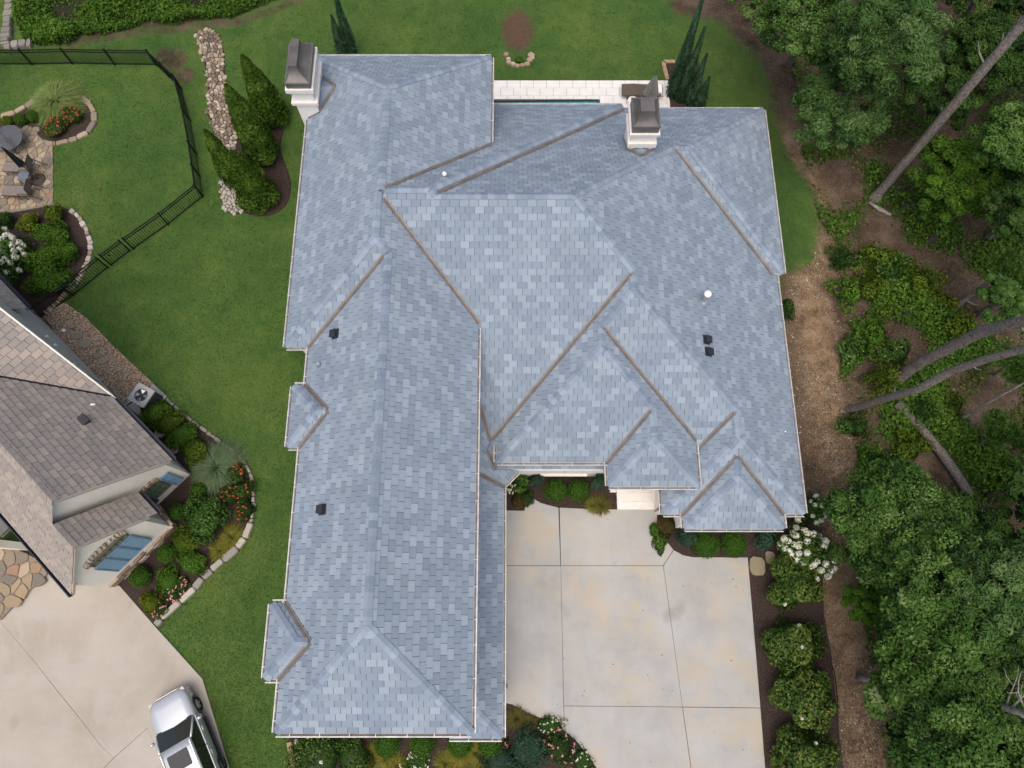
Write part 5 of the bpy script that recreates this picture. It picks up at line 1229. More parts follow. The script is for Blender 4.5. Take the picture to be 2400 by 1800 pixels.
# patio furniture
def chaise(px, py, rz, label):
    g = G(px, py, .25); e = empty('chaise_lounge', (g.x, g.y, .04), rz, label, 'lounge chair', 'sling lounge chairs on the patio'); L, W_ = 1.35, .52
    s = MB(); pts = [(-.95, .30), (0, .30), (.32, .36), (.52, .78)]
    for (x0, z0_), (x1, z1_) in zip(pts[:2], pts[1:3]): s.face([(x0, -W_/2, z0_), (x1, -W_/2, z1_), (x1, W_/2, z1_), (x0, W_/2, z0_)])
    s.build('seat', MT['sling_fabric'], e); b = MB(); b.face([(.32, -W_/2, .36), (.42, -W_/2, .85), (.42, W_/2, .85), (.32, W_/2, .36)]); b.build('backrest', MT['sling_fabric'], e)
    f = MB()
    for y in (-W_/2, W_/2): f.tube([(-.95, y, .29), (0, y, .29), (.32, y, .35), (.42, y, .87)], .02, 5)
    f.tube([(.42, -W_/2, .87), (.42, W_/2, .87)], .02, 5); f.build('frame', MT['brown_metal'], e)
    for y in (-W_/2-.03, W_/2+.03): a = MB(); a.tube([(-.25, y, .05), (-.1, y, .5), (.3, y, .5), (.75, y, .05)], .018, 5); a.build('armrest', MT['brown_metal'], e)
    for x in (-.85, .05):
        for y in (-W_/2, W_/2): l = MB(); l.tube([(x, y, 0), (x, y, .29)], .018, 5); l.build('leg', MT['brown_metal'], e)
    return e
chaise(62, 394, R(-2), 'brown sling lounge chair on the patio under the closed black umbrella'); chaise(60, 450, R(-2), 'brown sling lounge chair on the patio nearest the lime shrub bed')
g = G(57, 415, .4); e = empty('side_table', (g.x, g.y, .04), 0, 'square blue-grey side table between the two patio lounge chairs', 'side table'); mb = MB(); mb.box((0, 0, .42), (.44, .4, .03)); mb.build('table_top', MT['blue_grey_top'], e)
for x in (-.18, .18):
    for y in (-.16, .16): l = MB(); l.tube([(x, y, 0), (x, y, .41)], .016, 5); l.build('leg', MT['brown_metal'], e)
closed_umbrella(92, 423, 2.3, .17, 'closed black umbrella in a round brown base on the patio', 'black_canvas', 1.15, .32, 'brown_metal', 8)
closed_umbrella(22, 330, 2.2, .15, 'closed black umbrella through the glass table at the frame edge', 'black_canvas', 1.2, .2, 'brown_metal', 8)
g = G(18, 325, .6); e = empty('glass_table', (g.x, g.y, .04), 0, 'round glass dining table on the patio at the frame edge', 'table'); mb = MB(); mb.lathe((0, 0, .6), [(.04, 0), (.66, 0), (.67, .015), (.66, .03), (.04, .03)], 40); mb.build('table_top', MT['table_glass'], e, fix=True); mb = MB(); mb.lathe((0, 0, .57), [(.64, 0), (.67, 0), (.67, .028), (.64, .028)], 40); mb.build('rim', MT['brown_metal'], e, fix=True)
for k in range(4): a = k*math.pi/2+.4; l = MB(); l.tube([(math.cos(a)*.45, math.sin(a)*.45, 0), (math.cos(a)*.38, math.sin(a)*.38, .58)], .02, 5); l.build('leg', MT['brown_metal'], e)
# stone retaining wall, top left
WALLP = [(34, -60), (31, 0), (26, 40), (21, 80), (18, 112)]
edging('stone_wall', 'mortared stone retaining wall along the creek at the top left corner', WALLP, 'grey_stone', .42, .22, .4, 15, (.0, .45), (.28, .32)); bpy.data.objects['stone_wall']['category'] = 'wall'
w2 = edging('stone_wall', 'short return of the stone retaining wall behind the iron fence', [(14, 112), (45, 108), (78, 106)], 'grey_stone', .4, .22, .4, 17, (.0, .45), (.22, .26)); w2['category'] = 'wall'
# ---------------------------------------------------------------- front beds of the house
BX = 'boxwood balls along the front beds'
ball(1302, 1150, 27, 'round boxwood under the front window, left one', BX); ball(1356, 1150, 27, 'round boxwood under the front window, right one', BX)
ball(1653, 1277, 31, 'round boxwood under the front right gable, left one', BX); ball(1719, 1276, 31, 'round boxwood under the front right gable, right one', BX)
for k, (px, py) in enumerate(((908, 1744), (990, 1744), (1078, 1742), (1150, 1742))): ball(px, py, 27, ['boxwood tucked under the garage eave nearest the white roses', 'boxwood tucked under the garage eave above the white impatiens', 'boxwood tucked under the garage eave above the big golden sedge', 'boxwood tucked under the garage eave at its right end'][k], BX)
def juniper(px, py, r, h, lb): bush(px, py, r, h, lb, 'leaf_bluegreen', 1500, .075, 6, 'dwarf_spruce', 'blue-green dwarf conifers', sx=.85)
juniper(1258, 1128, 19, .85, 'blue-green dwarf conifer left of the front window'); juniper(1405, 1130, 21, .95, 'blue-green dwarf conifer between the window and the porch'); juniper(1612, 1262, 26, .7, 'blue-green dwarf conifer at the left foot of the front right gable'); juniper(1795, 1266, 28, .7, 'blue-green dwarf conifer beside the white hydrangea by the stepping stones')
grass(1410, 1182, 24, .42, 'golden bronze sedge beside the porch steps', 'blade_bronze', 700, .009, droop=1.1, spread=1.3, name='sedge'); grass(1392, 1184, 20, .36, 'golden bronze sedge at the front edge of the window bed', 'blade_gold', 500, .009, droop=1.1, spread=1.3, name='sedge')
bush(1222, 1124, 22, .55, 'dark green shrub in the corner between garage and front window', 'leaf_oak', 1100, .08, 6); bush(1219, 1150, 13, .35, 'lime coleus in the corner bed by the garage', 'leaf_lime', 500, .09, 5, 'coleus'); bush(1214, 1175, 20, .4, 'bronze shrub at the driveway corner of the window bed', 'leaf_red', 900, .07, 6); bush(1234, 1168, 18, .4, 'dark green plant at the curve of the window bed', 'leaf_dark', 800, .08, 6)
bush(1201, 1146, 16, .3, 'white impatiens beside the garage wall near the front window', 'leaf_oak', 500, .06, 5, 'impatiens', flowers=('petal_white', 26, .055, 'dots'))
bush(1563, 1232, 28, .5, 'bronze nandina at the left end of the front right bed', 'leaf_red', 1300, .075, 7, 'nandina'); bush(1533, 1238, 14, .3, 'green vine trailing onto the driveway by the porch', 'leaf_lime', 500, .1, 5, 'trailing_vine', sy=1.1); bush(1546, 1268, 16, .25, 'green vine creeping along the curved bed edge', 'leaf_oak', 600, .1, 6, 'trailing_vine', sy=1.9)
GB = 'gardenias along the driveway'
for k, (px, py, r) in enumerate(((1863, 1370, 54), (1863, 1503, 56), (1886, 1638, 57), (1890, 1778, 57))):
    bush(px, py, r, 1.25, ['glossy gardenia nearest the house on the right of the driveway', 'second gardenia from the house on the right of the driveway', 'third gardenia from the house on the right of the driveway', 'gardenia at the bottom edge on the right of the driveway'][k], 'leaf_gardenia', 4200, .125, 16, 'gardenia', GB, flowers=('petal_white', (2, 4, 3, 3)[k], .13, 'heads'), bump=.42)
bush(1893, 1290, 58, 1.3, 'white panicle hydrangea at the right front corner of the house', 'leaf_oak', 2600, .12, 9, 'hydrangea', flowers=('petal_white', 48, .22, 'heads')); bush(1910, 1195, 26, 1.0, 'narrow white hydrangea along the right eave', 'leaf_oak', 1000, .11, 6, 'hydrangea', flowers=('petal_white', 20, .16, 'heads'), sy=1.5)
bush(1846, 720, 20, .8, 'dark shrub under the right eave behind the vents', 'leaf_dark', 900, .09, 6, sy=1.6)
for px, py, r, lb in ((1775, 1324, .5, 'large weathered flat stone in the mulch at the driveway corner'), (1803, 1306, .3, 'flat brown stone under the blue-green conifer'), (1836, 1312, .3, 'flat grey stone beside the white hydrangea')):
    g = G(px, py); o = stone([(r*random.uniform(.85, 1.1)*math.cos(a_)*.75, r*random.uniform(.85, 1.1)*math.sin(a_)) for a_ in (.6, 2.3, 3.5, 4.1, 5.5)], 0, .1, 'step_stone', None, 'stepping_stone', .5, dome=.05); o.location = (g.x, g.y, .03); tag(o, lb, 'stepping stone')
# bottom bed
bush(745, 1775, 60, .9, 'dark glossy gardenia with white blooms below the garage eave', 'leaf_gardenia', 3000, .09, 10, 'gardenia', 'gardenias below the garage', flowers=('petal_white', 4, .13, 'heads')); bush(828, 1775, 42, .8, 'glossy gardenia between the white-blooming one and the sedges', 'leaf_gardenia', 2000, .09, 8, 'gardenia', 'gardenias below the garage', flowers=('petal_white', 2, .11, 'heads'))
SG = 'golden sedges below the garage'
for k, (px, py, L) in enumerate(((868, 1775, .45), (905, 1776, .45), (930, 1797, .42), (1077, 1768, .52), (1043, 1792, .45), (1114, 1766, .42), (1128, 1800, .42))):
    grass(px, py, 24, L, ['golden sedge next to the glossy gardenia', 'golden sedge second from the glossy gardenia', 'golden sedge left of the white impatiens at the bottom', 'largest golden sedge below the garage eave', 'golden sedge right of the white impatiens at the bottom', 'golden sedge right of the largest one', 'golden sedge beside the blue-green plant at the bottom'][k], 'blade_gold', 750, .009, SG, 1.0, 1.2, 'sedge')
bush(978, 1783, 30, .3, 'patch of white impatiens below the garage eave', 'leaf_oak', 1100, .065, 7, 'impatiens', flowers=('petal_white', 60, .06, 'dots'))
bush(1172, 1788, 42, .6, 'blue-green leafy plant at the bottom by the garage corner', 'leaf_bluegreen', 1800, .09, 8); bush(1172, 1740, 16, .4, 'pink rose peeking out under the garage corner', 'leaf_dark', 500, .07, 5, 'drift_rose', flowers=('petal_pink', 9, .09, 'dots'))
grass(1212, 1684, 24, .42, 'bronze sedge at the garage corner of the driveway', 'blade_bronze', 700, .009, None, 1.0, 1.2, 'sedge'); grass(1240, 1698, 20, .36, 'bronze sedge along the curved driveway edge', 'blade_bronze', 500, .009, None, 1.0, 1.2, 'sedge')
bush(1238, 1758, 46, .65, 'soft blue-green shrub in the curved bed by the driveway', 'leaf_bluegreen', 2200, .1, 9, asp=.25); bush(1308, 1755, 34, .45, 'pink drift rose in the curved bed by the driveway', 'leaf_dark', 1500, .07, 7, 'drift_rose', flowers=('petal_pink', 16, .09, 'dots')); bush(1287, 1700, 22, .22, 'white impatiens along the curved driveway edge', 'leaf_oak', 700, .06, 6, 'impatiens', flowers=('petal_white', 30, .05, 'dots'), sx=1.6); bush(1365, 1785, 24, .22, 'white impatiens at the bottom of the curved driveway edge', 'leaf_oak', 700, .06, 6, 'impatiens', flowers=('petal_white', 26, .05, 'dots'), sy=1.4)
be = empty('bed_edging', G(683, 1765), label='tan brick edging at the left end of the garage bed', cat='edging'); o0 = G(683, 1765)
for k in range(8):
    p, q_ = G(679+k*2.0, 1738+k*11.5), G(679+(k+1)*2.0, 1738+(k+1)*11.5); mb = MB(); mb.box(((p.x+q_.x)/2-o0.x, (p.y+q_.y)/2-o0.y, .05), ((q_-p).length-.012, .17, .12), math.atan2(q_.y-p.y, q_.x-p.x)); mb.build('brick', MT['clay_brick'], be)
mb = MB(); mb.tube([G(*p, .04) for p in ((1925, 1440), (1936, 1537), (1950, 1560), (1956, 1575), (1963, 1635), (1964, 1743), (1961, 1800), (1963, 1850))], .018, 5); tag(mb.build('drip_hose', MT['hose_black']), 'black drip hose along the edge of the mulch and the dirt path', 'hose')
# ---------------------------------------------------------------- the wood on the right
def broadleaf(px, py, rpx, zcn, label, mat, nc=70, nl=150, size=.17, seed=0, group=None, zs=.7, name='broadleaf_tree', base=None, asp=.5):
    r_ = np.random.default_rng(seed); c = G(px, py, zcn); R_ = rpx/(1648/(CAMH-zcn)); b = G(*base) if base else Vector((c.x*1.1, c.y*1.1, 0))
    d = sph(nc*3, r_); d = d[d[:, 2] > -.35][:nc]; rad = R_*(.5+.5*r_.random(len(d))**.5)*(.85+.3*r_.random(len(d)))
    cc = d*rad[:, None]*np.array([1, 1, zs]); cr = R_*r_.uniform(.14, .27, len(d)); C = []; N = []; T = []
    for k in range(len(d)):
        dd = sph(nl, r_); rr = cr[k]*(r_.random(nl)**.4); P = cc[k]+dd*rr[:, None]*np.array([1, 1, .6]); C.append(P); N.append(dd*.5+np.array([0, 0, .75])+r_.normal(size=(nl, 3))*.35)
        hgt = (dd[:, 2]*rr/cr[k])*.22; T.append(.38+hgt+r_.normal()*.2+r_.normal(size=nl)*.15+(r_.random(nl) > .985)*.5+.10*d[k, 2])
    SZ = np.repeat(r_.uniform(.7, 1.5, len(d)), nl); C = np.concatenate(C)+np.array([c.x-b.x, c.y-b.y, zcn]); N = np.concatenate(N); T = np.concatenate(T)
    C[:, 2] = np.maximum(C[:, 2], .1)
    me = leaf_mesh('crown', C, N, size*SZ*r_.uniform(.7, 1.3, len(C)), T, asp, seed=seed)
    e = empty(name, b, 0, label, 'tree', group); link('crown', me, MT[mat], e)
    tr = MB(); off = Vector((c.x-b.x, c.y-b.y, 0)); tr.tube([(0, 0, -.1), off*.3+Vector((0, 0, zcn*.5)), off+Vector((0, 0, zcn))], [.17, .13, .05], 7); to = tr.build('trunk', MT['bark'], e)
    for k in range(7):
        q_ = Vector(cc[k])+off+Vector((0, 0, zcn)); lb = MB(); s_ = off*.6+Vector((0, 0, zcn*.72)); lb.tube([s_, s_.lerp(q_, .5)+Vector((0, 0, .15)), q_], [.06, .04, .015], 5); lb.build('limb', MT['bark'], to)
    return e
WG = 'trees at the edge of the wood'
WL = [(1895, 60, 128, 4.6, 'dark broadleaf tree at the top of the wood nearest the lawn', 'leaf_oak', 95), (2080, 100, 150, 6.5, 'feathery olive-green oak at the top of the wood', 'leaf_willow', 120), (1968, 248, 118, 4.2, 'feathery olive-green oak below the others, beside the dirt edge', 'leaf_willow', 95),
 (2245, 420, 108, 2.6, 'bright lime-green tree left of the right frame edge', 'leaf_lime', 85), (2365, 330, 95, 5.5, 'dark green tree behind the lime-green one at the right edge', 'leaf_oak', 70), (2320, 130, 115, 4.0, 'shadowy tree behind the long leaning pine trunk', 'leaf_dark', 80), (2215, 215, 95, 3.0, 'shadowy undergrowth tree between the olive oak and the pine trunk', 'leaf_dark', 70), (2390, 500, 80, 4.2, 'dark tree at the right edge below the lime-green tree', 'leaf_dark', 60), (2350, 705, 62, 3.8, 'dark broadleaf sapling under the pine tuft at the right edge', 'leaf_oak', 45),
 (2105, 1240, 140, 3.4, 'wide glossy oak in the lower wood nearest the dirt path', 'leaf_oak', 120), (2285, 1262, 84, 3.0, 'darker oak right of the wide glossy one', 'leaf_dark', 70), (2225, 1400, 135, 5.0, 'oak below the wide glossy one', 'leaf_oak', 110), (2365, 1390, 115, 6.0, 'pale-tipped oak at the lower right edge', 'leaf_willow', 90), (2168, 1590, 118, 4.0, 'oak leaning over the grey stump by the dirt path', 'leaf_oak', 110), (2300, 1545, 100, 3.6, 'dark oak behind the bare grey snag', 'leaf_dark', 70), (2268, 1752, 134, 5.0, 'oak at the bottom right of the wood', 'leaf_oak', 115), (2400, 1755, 90, 4.0, 'dark tree in the bottom right corner', 'leaf_dark', 60), (2030, 1420, 46, 1.3, 'bright green sapling at the edge of the dirt path', 'leaf_lime', 30), (1775, -10, 85, 3.6, 'dark broadleaf tree at the top edge nearest the cypresses', 'leaf_oak', 55)]
for k, (px, py, r, z, lb, mt, nc) in enumerate(WL): broadleaf(px, py, r, z, lb, mt, int(nc*1.15), 310, .11 if mt != 'leaf_willow' else .14, 100+k, WG, asp=.5 if mt != 'leaf_willow' else .26)
for k, (px, py) in enumerate(((2150, -60), (2320, -40), (2480, 150), (2500, 420), (2500, 1180), (2490, 1500), (2300, 1880))): broadleaf(px, py, 130, 4.0, ['dark tree just above the top edge of the wood', 'dark tree at the top right corner of the wood', 'dark tree beyond the right edge near the top', 'dark tree beyond the right edge behind the lime-green tree', 'dark tree beyond the right edge near the fallen log', 'dark tree beyond the right edge behind the snag', 'dark tree below the bottom edge of the wood'][k], 'leaf_dark', 70, 120, .2, 200+k, 'trees beyond the frame edge')
SH = 'saplings in the undergrowth'
SL = [(1975, 612, 36, 'leaf_oak', 'green sapling at the top left of the undergrowth by the path'), (2055, 600, 30, 'leaf_chart', 'yellow-green sapling on the bare litter above the undergrowth'), (1985, 690, 42, 'leaf_lime', 'lime sapling on the path side of the undergrowth'), (2040, 668, 34, 'leaf_chart', 'yellow-green sapling in the middle of the undergrowth'), (2095, 640, 34, 'leaf_oak', 'dark green sapling above the charred log'), (2150, 660, 34, 'leaf_chart', 'yellow-green sapling right of the charred log'), (2200, 706, 32, 'leaf_yellow', 'yellow sapling near the slender pine'), (2055, 795, 44, 'leaf_lime', 'round lime sapling below the path clearing'), (2245, 770, 36, 'leaf_chart', 'yellow-green sapling under the curved pine trunk'), (1990, 825, 34, 'leaf_oak', 'low green sapling along the path below the clearing'), (2110, 830, 36, 'leaf_oak', 'green sapling at the foot of the curved pine'), (2060, 880, 30, 'leaf_chart', 'yellow-green sapling left of the curved pine foot'), (2160, 905, 30, 'leaf_lime', 'lime sapling between the two leaning trunks'), (2000, 1000, 36, 'leaf_oak', 'green sapling under the straight trunk by the path'), (2160, 960, 36, 'leaf_oak', 'green sapling above the fallen log'), (2235, 960, 30, 'leaf_chart', 'yellow-green sapling right of the fallen log'), (2140, 1050, 36, 'leaf_chart', 'yellow-green sapling left of the fallen log'), (2120, 1105, 36, 'leaf_oak', 'green sapling below the yellow-green one left of the fallen log'), (2350, 1110, 40, 'leaf_oak', 'green sapling right of the fallen log'), (2060, 1085, 34, 'leaf_oak', 'green sapling above the wide glossy oak')]
for k, (px, py, r, mt, lb) in enumerate(SL): bush(px, py, r*1.1, .5+.2*(k % 3), lb, mt, 1200, .12, 7, 'sapling', SH, bump=.62, corek=.3)
# pines: bare trunks that lean out of the picture
def pine(pts, rad, label, crown=None, mat='bark', stubs=(), name='pine_tree'):
    P = [G(*p) for p in pts]; b = P[0]; e = empty(name, (b.x, b.y, 0), 0, label, 'tree', 'tall pines'); m_ = MB()
    loc = [p-Vector((b.x, b.y, 0)) for p in P]; loc2 = []; rad2 = []
    for i_ in range(len(loc)-1):
        for f_ in (0, .12, .25, .37, .5, .62, .75, .87): loc2.append(loc[i_].lerp(loc[i_+1], f_)); rad2.append(rad[i_]*(1-f_)+rad[i_+1]*f_)
    rad2[0] *= 1.35; rad2[1] *= 1.12; m_.tube([loc[0]-Vector((0, 0, .15))]+loc2+[loc[-1]], [rad[0]*1.8]+rad2+[rad[-1]], 14, jit=.13); to = m_.build('trunk', MT[mat], e, True)
    for (i, f_, d, l) in stubs:
        s_ = loc[i].lerp(loc[i+1], f_); q_ = MB(); dv = Vector(d).normalized()*l; q_.tube([s_, s_+dv*.6, s_+dv+Vector((0, 0, .15))], [.035, .025, .008], 5); q_.build('dead_branch', MT['dead_wood'], to)
    if crown:
        r_ = np.random.default_rng(int(pts[0][0])); C = []; N = []
        for px, py, z, r in crown:
            c = np.array(G(px, py, z))-np.array([b.x, b.y, 0])
            for k in range(26):
                t0 = c+r_.normal(size=3)*np.array([r, r, r*.5])*.5; dd = sph(60, r_); dd[:, 2] = np.abs(dd[:, 2])*.8; C.append(t0+dd*.17); N.append(np.cross(dd, r_.normal(size=dd.shape)))
        C = np.concatenate(C); N = np.concatenate(N); o = link('needles', leaf_mesh('needles', C, N, .26, r_.random(len(C)), .12, seed=3), MT['leaf_pine'], e)
        ce = np.array(G(*crown[0][:3]))-np.array([b.x, b.y, 0]); q_ = MB(); q_.tube([loc[-1], Vector(ce)], [.05, .015], 5); q_.build('limb', MT[mat], to)
    return e
pine([(2049, 466, 0), (2165, 329, 3.2), (2262, 214, 5.6), (2345, 116, 7.3), (2400, 51, 8.3), (2620, -200, 12), (2800, -420, 14)], [.19, .185, .18, .17, .165, .13, .1], 'long straight pine trunk leaning out at the top right corner', stubs=((2, .6, (-.6, .5, .5), .9), (3, .2, (-.5, .4, .4), .35), (3, .9, (.9, .1, .2), .7), (1, .5, (-.4, .5, .3), .3)), crown=[(2850, -480, 14.5, 1.6)])
pine([(2109, 884, 0), (2160, 848, 1.5), (2234, 811, 3.3), (2302, 776, 4.9), (2400, 752, 6.7), (2600, 690, 9.6), (2800, 620, 12)], [.22, .21, .2, .19, .18, .14, .1], 'curved pine trunk rising from the undergrowth to the right edge', stubs=((3, .9, (.1, -.9, .1), .5),), crown=[(2860, 600, 12.4, 1.6)])
pine([(1990, 960, 0), (2071, 935, 2.3), (2150, 913, 4.3), (2234, 868, 5.9), (2310, 842, 7.3), (2400, 818, 8.7), (2650, 750, 12)], [.135, .135, .13, .125, .12, .11, .08], 'slender pine trunk rising from beside the dirt path', stubs=((1, .4, (-.3, .8, .2), .3), (3, .6, (.2, -.7, .2), .3)), crown=[(2700, 730, 12.2, 1.5)])
pine([(2237, 721, 0), (2290, 682, 1.2), (2342, 643, 2.3), (2385, 612, 3.2)], [.11, .09, .06, .03], 'young pine with a bright tuft at the right edge', stubs=((0, .5, (.5, -.5, .1), .5),), crown=[(2360, 620, 3.0, .55), (2385, 665, 3.2, .5), (2392, 700, 2.6, .4), (2370, 640, 3.4, .4)])
pine([(2253, 981, 0), (2325, 938, 1.9), (2395, 900, 3.4), (2430, 880, 4.2)], [.05, .045, .04, .02], 'thin bare sapling trunk at the right edge', 'dead_wood' and None, 'dead_wood')
pine([(2290, 1040, 0), (2320, 1025, 1.0), (2350, 1010, 1.8)], [.06, .05, .02], 'small pine with a bright tuft above the fallen log', stubs=((1, .3, (.6, -.4, 0), .5),), crown=[(2350, 1015, 2.0, .5), (2335, 990, 2.1, .35), (2370, 1025, 1.9, .35)])
pine([(2330, 880, 0), (2352, 862, 1.0), (2372, 845, 1.8)], [.06, .05, .02], 'small pine with a bright tuft below the curved trunk', crown=[(2372, 845, 2.0, .4), (2385, 880, 1.9, .35)])
# logs, stump, snag
def log(pts, r, label, mat, name='fallen_log'):
    P = [G(*p) for p in pts]; m_ = MB(); b = P[0]; m_.tube([p-b for p in P], r, 10, jit=.08); o = m_.build(name, MT[mat], None, True); o.location = b; return tag(o, label, 'log')
log([(2101, 946, .25), (2126, 966, .25)], [.2, .21], 'sawn short end of the fallen log', 'bark'); log([(2122, 967, .3), (2160, 1005, .36), (2207, 1063, .36), (2240, 1110, .36), (2272, 1160, .36), (2335, 1255, .4), (2368, 1300, .4)], [.15, .17, .17, .17, .17, .16, .14], 'long grey fallen log running down through the undergrowth', 'bark')
log([(2036, 474, .15), (2060, 490, .17), (2088, 504, .15)], [.06, .1, .07], 'weathered split log at the foot of the leaning pine', 'dead_wood'); log([(2124, 740, .1), (2127, 705, .12), (2130, 680, .12)], [.12, .13, .1], 'charred black log in the undergrowth', 'bark_dark'); log([(2310, 1162, .12), (2385, 1150, .15)], [.1, .12], 'dark mossy log right of the fallen log', 'bark_dark'); log([(2012, 1588, .1), (2030, 1593, .5), (2048, 1597, .9)], [.12, .1, .09], 'grey stump leaning out of the dirt path bank', 'dead_wood', 'stump')
log([(2110, 488, .05), (2135, 478, .12), (2146, 495, .08)], [.25, .3, .18], 'dark rotten root ball near the weathered log', 'bark_dark', 'root_ball'); log([(2170, 570, .05), (2186, 558, .12), (2198, 548, .08)], [.2, .25, .15], 'dark rotten stump on the leaf litter', 'bark_dark', 'root_ball')
b = G(2294, 1643, 4.4); sn = empty('dead_snag', (b.x, b.y, 0), 0, 'bare grey dead tree with twisted branches at the lower right edge', 'tree'); m_ = MB(); m_.tube([(0, 0, 0), (0, .0, 2.5), (.02, 0, 4.4), (.12, -.08, 5.6), (.18, -.12, 6.8), (.3, -.2, 7.8)], [.15, .14, .12, .1, .07, .03], 9, jit=.1); to = m_.build('trunk', MT['dead_wood'], sn, True); rs = random.Random(5)
for k in range(22):
    z = 4.7+k*.13; a = rs.uniform(0, 6.28); l = rs.uniform(.6, 1.5); p0 = Vector((.15, -.05, z)); q_ = [p0]; d = Vector((math.cos(a), math.sin(a), .25))
    for j in range(4): q_.append(q_[-1]+d*l/4); d = (d+Vector((rs.uniform(-.5, .5), rs.uniform(-.5, .5), rs.uniform(-.2, .3)))).normalized()
    bm_ = MB(); bm_.tube(q_, [.03, .024, .018, .012, .005], 5)
    s_ = q_[2]; d2 = Vector((math.cos(a+1), math.sin(a+1), .2)); bm_.tube([s_, s_+d2*l*.25, s_+d2*l*.4+Vector((.05, .06, .05))], [.014, .01, .004], 4); bm_.build('branch', MT['dead_wood'], to)
# ground cover and litter (uncountable)
def scatter(poly, n, seed):
    r_ = np.random.default_rng(seed); xs = [p[0] for p in poly]; ys = [p[1] for p in poly]; X_ = r_.uniform(min(xs), max(xs), n*3); Y_ = r_.uniform(min(ys), max(ys), n*3); k = inpoly(X_, Y_, poly); return np.stack([X_[k][:n], Y_[k][:n]], 1)
def cover(name, label, cat, regions, mat, size, hmax, seed, asp=.6, patch=1.2, thr=.0, dens=1.0):
    r_ = np.random.default_rng(seed); C = []
    for poly, n in regions:
        p = scatter(GP(poly), n, seed+len(C)); f = np.sin(p[:, 0]*patch+1.3*np.sin(p[:, 1]*.9*patch))+np.sin(p[:, 1]*patch*1.1+1.7*np.cos(p[:, 0]*.8*patch))+r_.normal(size=len(p))*.35; p = p[f > thr]; f = f[f > thr]
        z = np.minimum(hmax, .03+hmax*.5*np.clip(f-thr, 0, 2))*r_.random(len(p))**.6; C.append(np.column_stack([p, z+.02]))
    C = np.concatenate(C); N = np.array([0, 0, 1.0])+r_.normal(size=C.shape)*.45; tone = .25+.5*C[:, 2]/hmax+r_.normal(size=len(C))*.2
    return tag(link(name, leaf_mesh(name, C, N, size*r_.uniform(.6, 1.3, len(C)), tone, asp, seed=seed), MT[mat]), label, cat, kind='stuff')
UND = [(1955, 580), (2040, 560), (2120, 600), (2200, 640), (2290, 700), (2420, 690), (2420, 1200), (2200, 1150), (2020, 1110), (1990, 1000), (1965, 930), (1968, 850), (2000, 780), (1945, 700)]
cover('ground_cover', 'low leafy vines and seedlings covering the wood floor', 'undergrowth', [(UND, 40000), ([(2040, 470), (2420, 430), (2420, 700), (2250, 640), (2100, 560)], 9000), ([(1870, 330), (2060, 380), (2080, 560), (1980, 600), (1920, 520)], 5000), ([(2000, 1080), (2420, 1080), (2420, 1820), (2080, 1820), (2010, 1400)], 14000), ([(1830, 60), (2420, -20), (2420, 470), (2020, 470), (1900, 360)], 13000)], 'leaf_weed', .15, .5, 3, thr=.05)
cover('yellow_seedlings', 'scattered yellow-green seedlings on the wood floor', 'undergrowth', [(UND, 9000)], 'leaf_chart', .13, .4, 9, thr=.7, patch=2.2)
cover('leaf_litter', 'dry brown leaf litter on the wood floor', 'leaf litter', [([(1870, 380), (2420, 380), (2420, 1820), (2040, 1820), (1990, 1300), (1960, 640)], 26000), ([(1600, -40), (2420, -40), (2420, 400), (1860, 400), (1720, 90)], 12000)], 'leaf_litter', .06, .03, 12, thr=-3)
cover('creek_weeds', 'tall bright weeds growing along the creek at the top left', 'weeds', [([(45, 60), (60, 98), (100, 108), (170, 108), (190, 86), (258, 80), (312, 68), (347, 52), (412, 62), (461, 48), (543, 44), (600, 20), (650, 0), (700, -60), (60, -60)], 26000)], 'leaf_weed', .2, .75, 21, .32, thr=-.6)
cover('creek_weeds', 'lighter weeds and vines at the edge of the creek bank', 'weeds', [([(45, 60), (60, 98), (100, 108), (170, 108), (190, 86), (258, 80), (312, 68), (347, 52), (412, 62), (461, 48), (543, 44), (600, 20), (650, 0), (700, -60), (60, -60)], 9000)], 'leaf_lime', .16, .5, 27, .4, thr=.3, patch=1.9)
# ---------------------------------------------------------------- silver SUV on the neighbour's drive
fr, rr = G(464, 1650, .3), G(521, 1789, .3); hd = (fr-rr); hd.z = 0; sc_ = hd.length/2.79; hd.normalize(); lf = Vector((-hd.y, hd.x, 0))
mid = (fr+rr)/2+lf*(.90*sc_); car = empty('parked_suv', (mid.x, mid.y, .05), math.atan2(hd.y, hd.x), 'silver SUV with sunroof parked on the beige driveway', 'car'); car.scale = (sc_,)*3
def loft(secs, mat, name, parent, close=True, smooth=True):
    """secs: list of rings (same count) -> skin"""
    v = [p for r in secs for p in r]; n = len(secs[0]); f = []
    for i in range(len(secs)-1):
        for k in range(n if close else n-1): k2 = (k+1) % n; f.append([i*n+k, i*n+k2, (i+1)*n+k2, (i+1)*n+k])
    f.append(list(range(n))[::-1]); f.append([(len(secs)-1)*n+k for k in range(n)])
    me = mesh(name, v, f, smooth); bm = bmesh.new(); bm.from_mesh(me); bmesh.ops.recalc_face_normals(bm, faces=bm.faces); bm.to_mesh(me); bm.free(); return link(name, me, MT[mat], parent)
def csec(x, w, zb_, zt, crown=.03, tuck=.05):
    return [(x, -w+tuck, zb_), (x, -w, zb_+.18), (x, -w, zt-.22), (x, -w+.03, zt-.1), (x, -w+.10, zt-.02), (x, -w*.6, zt+crown*.7), (x, 0, zt+crown), (x, w*.6, zt+crown*.7), (x, w-.10, zt-.02), (x, w-.03, zt-.1), (x, w, zt-.22), (x, w, zb_+.18), (x, w-tuck, zb_)]
